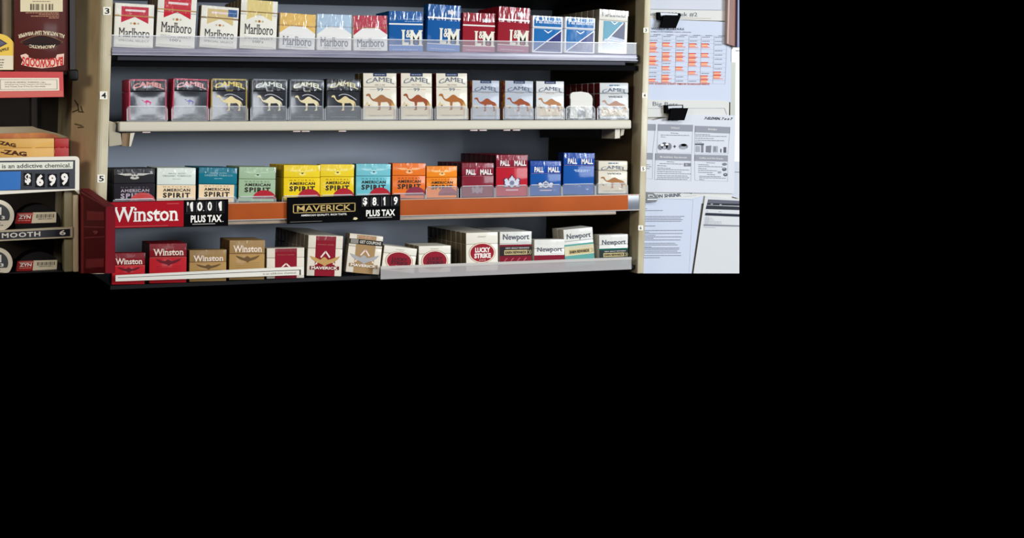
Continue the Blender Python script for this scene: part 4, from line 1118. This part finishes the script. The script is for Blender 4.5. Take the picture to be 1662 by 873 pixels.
for i, (cx_, cyy, r, lab, zdeck) in enumerate(((-5.5, 350, 28.6, 'white ringed round tin cut by the picture edge above the flavour strip', ZS3), (-8, 427, 28.4, 'white ringed round tin cut by the picture edge below the flavour strip', ZRB + .002))):
    t = Thing('pouch_tin', lab, 'tin', at(cx_, cyy + 25, .0), group='white ringed tins')
    S = S_px(-.004)
    c0 = at(cx_, cyy, -.004); rad = abs(at(cx_ + r, cyy, -.004).x - c0.x)
    lim = zdeck + .0003
    n = 40
    def circ(rr, y, cl=True, sq=.93):
        return [Vector((c0.x + rr * math.cos(2 * math.pi * k / n), y, max(c0.z + rr * sq * math.sin(2 * math.pi * k / n), lim) if cl else c0.z + rr * sq * math.sin(2 * math.pi * k / n))) for k in range(n)]
    t('tin').prism(circ(rad, .0035), (0, .02, 0), BT)
    t('lid').prism(circ(rad, -.004), (0, .0073, 0), mat('tin_white', (228, 220, 200), rough=.35))
    m = t('lid/centre'); rr = rad * .75
    m.poly([Vector((p.x, -.0046, max(p.z, c0.z - rr * .38))) for p in circ(rr, -.0046)], mat('tin_grey', (52, 54, 58), rough=.4))
    dy = cyy - 350; S2 = S_px(-.0048)
    text(t('lid/lettering'), S2, 'N', -9 , 348.6 + dy, 2.2, 336.5 + dy, SW_, 1, bold=.04)
    text(t('lid/lettering'), S2, '3', 2.2 - i * 2, 356 + dy, 8 - i * 2, 350.3 + dy, SW_, 1, bold=.04)
    scribble(t('lid/lettering'), S2, -8, 365 + dy, 5, 1.2, ink(90, 84, 76), 1, unit=3); scribble(t('lid/lettering'), S2, -8, 361 + dy, 1, 1, ink(110, 104, 96), 1, unit=3)
    t.done()

# ------------------------------------------------------------------ notice wall beside the cabinet
WY = .045
m = MB()
m.prism([at(1036, -10, WY), at(1199.9, -10, WY), at(1199.9, 443.6, WY), at(1036, 443.6, WY)], (0, .01, 0), mat('wall_paint', (196, 190, 176), rough=.6))
o = solo('wall_right', 'cream wall behind the pinned paper notices', 'wall', m, at(1120, 443, WY), kind='structure')

def sheet(name, label, pts, y, m=PAPER, th=.0006, cat='paper', group=None):
    t = Thing(name, label, cat, at(pts[-1][0], pts[-1][1], y), group=group)
    t('sheet').prism([at(a, b, y) for a, b in pts], (0, th, 0), m)
    return t
PAP2 = mat('paper_cool', (198, 206, 224), rough=.75); PAP3 = mat('paper_warm', (212, 212, 208), rough=.75)
GR1, GR2, GR3 = ink(120, 124, 134), ink(84, 88, 98), ink(160, 164, 174)
REDI, ORI = ink(204, 74, 52), ink(238, 140, 96)

# wood strip and blue edge of the next fixture
m = MB(); a, b = at(1183, 30, .03), at(1196.3, 30, .03)
m.prism([at(1184.5, -10, .03), at(1197.5, -10, .03), at(1196, 76, .03), at(1182.5, 72, .03)], (0, .0148, 0), mat('wood_trim', (128, 74, 52), rough=.5, rgb2=(108, 58, 40), vscale=20, vstretch=(6, 1, .6)))
m.prism([at(1182, -10, .0298), at(1184.6, -10, .0298), at(1182.6, 72, .0298), at(1180, 70, .0298)], (0, .015, 0), mat('wood_edge', (176, 148, 136), rough=.5))
solo('wood_post', 'reddish brown wooden post beside the shift schedule', 'post', m, at(1190, 76, .035))
m = MB(); m.prism([at(1197.2, -10, .026), at(1199.9, -10, .026), at(1199.9, 77, .026), at(1196.4, 76, .026)], (0, .012, 0), mat('blue_edge', (48, 62, 120), rough=.4))
m.prism([at(1198, -10, .0255), at(1199.9, -10, .0255), at(1199.9, 77, .0255), at(1198, 76, .0255)], (0, .0004, 0), mat('blue_edge_light', (70, 86, 148), rough=.4))
solo('blue_binder', 'blue binder edge beyond the wooden post', 'binder', m, at(1198, 77, .03))
# white plastic holder with a grey upright
t = sheet('wall_pocket', 'white plastic wall pocket below the wooden post', [(1187.5, 80), (1191, 77), (1199.9, 76.5), (1199.9, 262), (1186, 262)], .0425, mat('pocket_white', (214, 218, 220), rough=.3), .002, 'wall pocket')
t('upright').prism([at(1186, 101, .0412), at(1194, 101, .0412), at(1192.5, 262, .0412), at(1184.5, 262, .0412)], (0, .0012, 0), mat('pocket_grey', (150, 152, 138), rough=.4))
t('slot').prism([at(1194, 82, .042), at(1199.9, 82, .042), at(1199.9, 83.2, .042), at(1194, 83.2, .042)], (0, .0004, 0), blk)
t.done()

# header sheet
t = sheet('notice_sheet', 'blank header sheet above the shift schedule', [(1049, -8), (1184, -8), (1183.5, 17.2), (1049, 15.2)], .040, PAPER)
S = S_px(.0396)
line(t('ruled_line'), S, (1052, 14.6), (1170, 16.2), .8, .8, GR3, 1)
t.done()
t = sheet('sign_tab', 'white tab with large week number lettering above the shift schedule', [(1049, 15.4), (1184, 17.4), (1183, 34), (1049, 30.5)], .0392, PAP3, cat='sign')
S = S_px(.0388)
text(t('lettering'), S, 'edule Week #2', 1055.7, 26.4, 1132, 19.4, ink(92, 100, 108), 1, sk=1.0)
line(t('ruled_line'), S, (1052, 28), (1154, 30), .7, .7, ink(178, 160, 140), 1)
t.done()
# schedule
t = sheet('shift_schedule', 'white weekly shift schedule with red and orange highlighted cells', [(1049, 30), (1080, 31), (1130, 34), (1186.7, 35.7), (1185.8, 166), (1047, 163)], .0384, PAP2)
SA = S_zoom(1030, 0, 5.456, .0380)
text(t('lettering'), SA, 'WEEKLY SCHEDULE', 148, 265, 440, 245, ink(92, 96, 108), 1, bold=.02, sk=3)
text(t('lettering'), SA, 'SUBJECT TO CHANGE CHECK UPDATES', 146, 288, 500, 276, ink(110, 114, 126), 1, bold=.01, sk=6)
cols = (130, 248, 368, 482, 592, 706, 820)
bot = (120, 240, 360, 472, 580, 694, 802)
rows = (306, 342, 372, 425, 462, 500, 545, 585, 628, 662, 698, 730)
m = t('grid')
for i in range(7): line(m, SA, (cols[i], 306 + i * 2.3), (bot[i], 730 + i * 2), 2.0, 2.0, GR3, 1)
for y_ in rows: line(m, SA, (130 - (y_ - 306) * .024, y_), (820 - (y_ - 306) * .04, y_ + 14), 1.8, 1.8, GR3, 1)
hl = t('highlight'); pr = t('print')
reds = ((0, 375, 425), (0, 430, 465), (0, 495, 540), (0, 540, 578), (0, 697, 727), (1, 377, 415), (1, 462, 498), (1, 500, 540), (1, 586, 622), (1, 662, 698), (1, 698, 732), (2, 380, 418), (2, 464, 500), (2, 502, 542), (2, 590, 625),
        (3, 384, 422), (3, 470, 508), (3, 510, 548), (3, 550, 586), (3, 630, 662), (4, 385, 422), (4, 470, 508), (4, 550, 588), (4, 668, 700), (4, 702, 740), (5, 634, 664), (5, 664, 700))
taken = set()
for ci, a, b in reds:
    off = -(a - 306) * .024; x_ = cols[ci] + off + 2
    w_ = 70 + (ci * 37 + int(a)) % 22
    rect(hl, SA, x_, a, x_ + 64, a + 9, REDI, 2)
    rect(hl, SA, x_, a + 9, x_ + 54, a + (b - a) * .62, ink(240, 176, 140), 2)
    rect(hl, SA, x_, a + (b - a) * .62, x_ + 58, a + (b - a) * .78, ORI, 2); rect(hl, SA, x_, a + (b - a) * .86, x_ + w_, b, ink(222, 104, 70), 2)
    for r_ in rows: 
        if a - 12 < r_ < b + 4: taken.add((ci, r_))
for ci in range(6):
    for r_ in rows[:-1]:
        if (ci, r_) not in taken or r_ <= 342:
            x_ = cols[ci] - (r_ - 306) * .024 + 8
            scribble(pr, SA, x_, r_ + 12 + ci * 2, x_ + 66, 6, GR1, 1, unit=16)
            if r_ == 306: scribble(pr, SA, x_ + 30, r_ - 2 + ci * 2, x_ + 90, 6, GR1, 1, unit=16)
text(t('lettering'), SA, 'POST SCHEDULE IS SHIFT TIMES BY SCHEDULED SHIFTS', 122, 748, 662, 732, ink(190, 92, 70), 3, bold=.02, sk=6)
t.done()

def binder_clip(label, body, flap, y, hi):
    t = Thing('binder_clip', label, 'binder clip', at(flap[2][0], flap[2][1], y), group='black binder clips on the notices')
    bk = mat('clip_black', (6, 6, 8), rough=.8, spec=.05)
    t('body').prism([at(a, b, y) for a, b in body], (0, .010, 0), bk)
    t('flap').prism([at(a, b, y - .006) for a, b in flap], (0, .0058, 0), bk)
    t('painted_highlight').prism([at(a, b, y - .0006) for a, b in hi], (0, .0005, 0), mat('clip_highlight_paint', (110, 114, 124), rough=.3))  # sheen along the clip top, painted as a paler strip
    return t
binder_clip('black binder clip over the week number tab', [(1068.8, 19.8), (1104.6, 21.5), (1104.8, 27), (1075, 32.4), (1068.8, 32)], [(1077.6, 24.7), (1105.5, 25), (1097, 45.4), (1073, 44.5)], .030, [(1072, 20.6), (1100, 22), (1100, 24.8), (1079, 24.4), (1073, 27)]).done()

# big bets tab, offer sheet
t = sheet('sign_tab', 'white tab with large lettering below the shift schedule', [(1046, 161.8), (1178, 163.5), (1183.5, 166), (1183, 190), (1046, 190)], .0372, PAP3, cat='sign')
S = S_px(.0368)
text(t('lettering'), S, 'Big Bets', 1059.7, 173.8, 1100.4, 165, ink(112, 120, 130), 1, sk=1.2)
line(t('ruled_line'), S, (1050, 176), (1176, 175.6), .7, .7, GR3, 1); line(t('ruled_line'), S, (1176, 175.6), (1180, 186), .7, .7, GR3, 1)
t.done()
t = sheet('offer_sheet', 'white offer sheet with four grey headed boxes and small product pictures', [(1045, 193), (1060, 195), (1085, 190), (1110, 186.5), (1150, 186.2), (1193.6, 187.3), (1191.7, 314), (1043, 311.5)], .0356, mat('paper_offer', (208, 212, 220), rough=.75))
SBz = S_zoom(1030, 150, 5.133, .0352)
text(t('lettering'), SBz, '7-ELEVEN. 7 o n 7', 584, 226, 816, 204, ink(56, 58, 66), 1, bold=.04, sk=6, shear=10)
hd = ink(142, 146, 156)
boxes = (((103, 262), (176, 264), (150, 504), (98, 504), 55), ((196, 264), (486, 270), (476, 506), (186, 504), 56), ((504, 277), (797, 288), (778, 512), (500, 512), 54), ((98, 504), (152, 506), (150, 720), (92, 716), 54), ((174, 507), (474, 514), (470, 735), (168, 726), 56), ((500, 518), (777, 524), (776, 740), (503, 732), 52))
for i, (A_, B_, C_, D_, hh) in enumerate(boxes):
    m = t('box#%d' % i)
    poly(m, SBz, [A_, B_, (B_[0] - 2, B_[1] + hh), (A_[0] - 2, A_[1] + hh)], hd, 1)
    for p_, q_ in ((A_, D_), (B_, C_), (D_, C_)): line(m, SBz, p_, q_, 1.8, 1.8, GR3, 1)
    if i in (1, 2, 4, 5):
        text(m, SBz, ('DONUT', 'BAKERY', 'Breakfast Sandwich', 'Coffee and Hot Snacks')[(1, 2, 4, 5).index(i)], A_[0] + (110 if i < 3 else 40), A_[1] + hh * .55 + 5, B_[0] - (110 if i < 3 else 40), A_[1] + hh * .55 - 8, SW_, 2, sk=6)
m = t('print')
for a0, b_, a1 in ((300, 335, 365), (218, 352, 455), (220, 366, 258), (508, 346, 628), (508, 360, 770), (508, 378, 660), (508, 396, 745), (508, 410, 560), (270, 574, 330), (210, 590, 400), (190, 606, 270), (190, 626, 300), (190, 640, 455), (190, 656, 395), (190, 672, 470), (190, 690, 440), (190, 704, 455), (186, 718, 440), (600, 582, 670), (532, 598, 620), (532, 614, 735), (532, 630, 600), (532, 646, 690), (532, 662, 650), (605, 680, 670), (540, 695, 720), (540, 708, 760), (540, 722, 580), (100, 598, 130), (100, 614, 145), (100, 630, 130)):
    scribble(m, SBz, a0, b_, a1, 5, GR1, 1, sk=4, unit=18)
for cx_, cy_, rx, ry, c_ in ((215, 455, 20, 24, GR1), (250, 445, 28, 30, GR2), (285, 450, 24, 30, GR1), (230, 438, 14, 10, SW_), (270, 432, 14, 8, SW_), (248, 460, 14, 12, GR3), (407, 450, 38, 24, GR1), (410, 438, 24, 10, GR2), (405, 462, 30, 10, GR3), (750, 598, 20, 12, GR1), (748, 640, 18, 15, GR2), (745, 634, 10, 5, GR3), (710, 665, 14, 10, GR3), (757, 685, 17, 14, GR2), (756, 682, 8, 6, GR3)):
    m = t('picture#%d' % (0 if cx_ < 330 else 1 if cx_ < 480 else 2 + int(cy_ > 620) + int(cy_ > 655)))
    ell(m, SBz, cx_, cy_, rx, ry, c_, 1 + (c_ in (GR3, SW_)) + 0 * rx, n=16)
m = t('picture#7'); rect(m, SBz, 322, 446, 346, 453, GR2, 1); rect(m, SBz, 330, 438, 338, 462, GR2, 1)
m = t('picture#8'); rect(m, SBz, 505, 424, 578, 438, GR2, 1); rect(m, SBz, 556, 438, 574, 500, GR1, 1); rect(m, SBz, 510, 446, 545, 496, GR3, 1)
m = t('picture#9'); poly(m, SBz, [(596, 446), (640, 442), (636, 502), (594, 498)], GR1, 1)
m = t('picture#10'); rect(m, SBz, 655, 446, 694, 500, GR3, 1); rect(m, SBz, 664, 452, 676, 490, GR1, 2); rect(m, SBz, 715, 470, 724, 500, GR2, 1); rect(m, SBz, 742, 455, 764, 502, GR2, 1); m = t('picture#11'); rect(m, SBz, 412, 588, 470, 616, GR1, 1); rect(m, SBz, 424, 594, 440, 610, GR3, 2)
t.done()
binder_clip('black binder clip over the offer sheet', [(1080.7, 170.5), (1108.8, 170), (1109, 176), (1090, 184.5), (1081, 183.5)], [(1089.4, 175.6), (1117.3, 175.3), (1110.8, 195.2), (1086.5, 195.2)], .0285, [(1084.5, 172), (1107, 171.4), (1107, 175), (1091, 175.2), (1085, 178)]).done()

# report tab and letter
t = sheet('sign_tab', 'white tab with bold shrink lettering below the offer sheet', [(1043, 308), (1188, 313), (1187, 330), (1042, 331)], .0400, PAP3, cat='sign')
SC = S_zoom(1030, 300, 6.987, .0396)
text(t('lettering'), SC, 'ON SHRINK', 236, 150, 530, 110, ink(84, 92, 112), 1, bold=.025, sk=-17)
text(t('lettering'), SC, 'Report', 565, 106, 755, 68, ink(104, 108, 118), 1, bold=.015, sk=-4)
line(t('ruled_line'), SC, (560, 132), (700, 122), 3, 3, GR3, 1)
t.done()
t = sheet('letter_sheet', 'white typed letter hanging under the shrink tab', [(1041, 322), (1126, 322), (1142, 318), (1138.6, 330), (1122.5, 443.6), (1036, 443.6)], .0385, PAP2)
SC = S_zoom(1030, 300, 6.987, .0381)
line(t('fold_edge'), SC, (668, 168), (622, 990), 6, 6, ink(216, 220, 230), 1); line(t('fold_edge'), SC, (100, 150), (668, 168), 3, 3, GR3, 1)
m = t('print')
for a0, b_, a1 in ((108, 268, 145), (105, 288, 320), (104, 355, 565), (104, 374, 525), (103, 392, 545), (103, 410, 530), (103, 430, 120), (102, 463, 235), (100, 514, 550), (100, 534, 165), (100, 549, 545), (99, 570, 235), (98, 588, 530), (98, 604, 215), (97, 622, 520), (96, 660, 460), (96, 678, 490), (95, 700, 190), (95, 712, 510), (94, 728, 505), (94, 748, 485), (94, 768, 525), (92, 798, 525), (92, 822, 285)):
    scribble(m, SC, a0, b_, a1, 7, GR1, 1, unit=26, gap=.12, sk=-(a1 - a0) * .004)
t.done()
# metal clip on the letter
t = Thing('bulldog_clip', 'dark metal clip with a white edge holding the typed letter', 'binder clip', at(1056, 328, .03))
SC = S_zoom(1030, 300, 6.987, .030)
t('body').prism([SC(106, 86), SC(215, 92), SC(258, 130), SC(262, 172), SC(240, 196), SC(118, 198), SC(126, 160), SC(104, 140)], (0, .008, 0), mat('clip_dark', (50, 52, 56), rough=.3))
poly(t('handle'), SC, [(150, 110), (205, 112), (226, 138), (160, 142)], ink(210, 212, 214), 2)
poly(t('handle'), SC, [(166, 122), (206, 124), (212, 134), (168, 136)], ink(30, 30, 34), 3)
poly(t('handle'), SC, [(146, 158), (258, 158), (256, 170), (142, 170)], ink(232, 234, 236), 2)
t.done()
# sheet with a dark table
t = sheet('table_sheet', 'white sheet with a black banded table beside the typed letter', [(1144.5, 317.5), (1199.9, 323.5), (1199.9, 443.6), (1125.5, 443.6)], .0370, mat('paper_sheet_warm', (208, 210, 212), rough=.75))
SC = S_zoom(1030, 300, 6.987, .0366)
m = t('table')
R_ = 1187
for pts, c_ in (([(836, 164), (R_, 180), (R_, 215), (826, 206)], ink(96, 98, 110)), ([(826, 206), (R_, 215), (R_, 238), (820, 228)], ink(30, 32, 44)), ([(818, 232), (R_, 246), (R_, 286), (808, 274)], ink(36, 38, 50)), ([(806, 316), (R_, 332), (R_, 362), (798, 346)], ink(26, 30, 50)), ([(786, 444), (R_, 458), (R_, 474), (782, 466)], ink(130, 132, 142))):
    poly(m, SC, pts, c_, 1)
for pts in ([(870, 222), (R_ - 100, 226)],): pass
ell(m, SC, 875, 218, 14, 7, GR3, 2, n=10); ell(m, SC, 975, 224, 14, 7, GR3, 2, n=10)
for b_, a0, a1 in ((372, 796, 880), (392, 794, 900), (412, 792, 985), (428, 790, 985), (478, 784, 920), (292, 815, 835), (298, 955, 985)):
    scribble(m, SC, a0, b_, a1, 6, GR3, 1, unit=24, sk=4)
for a in (820, 840): line(m, SC, (a, 350), (a - 14, 446), 2, 2, GR3, 1)
t.done()
t = sheet('notice_sheet', 'blank white sheet behind the offer sheet and the banded table', [(1184, 262), (1199.9, 262), (1199.9, 322), (1184, 318)], .0408, PAPER)
line(t('ruled_line'), S_px(.0404), (1186, 279), (1199.9, 279.3), .9, .9, GR2, 1)
t.done()
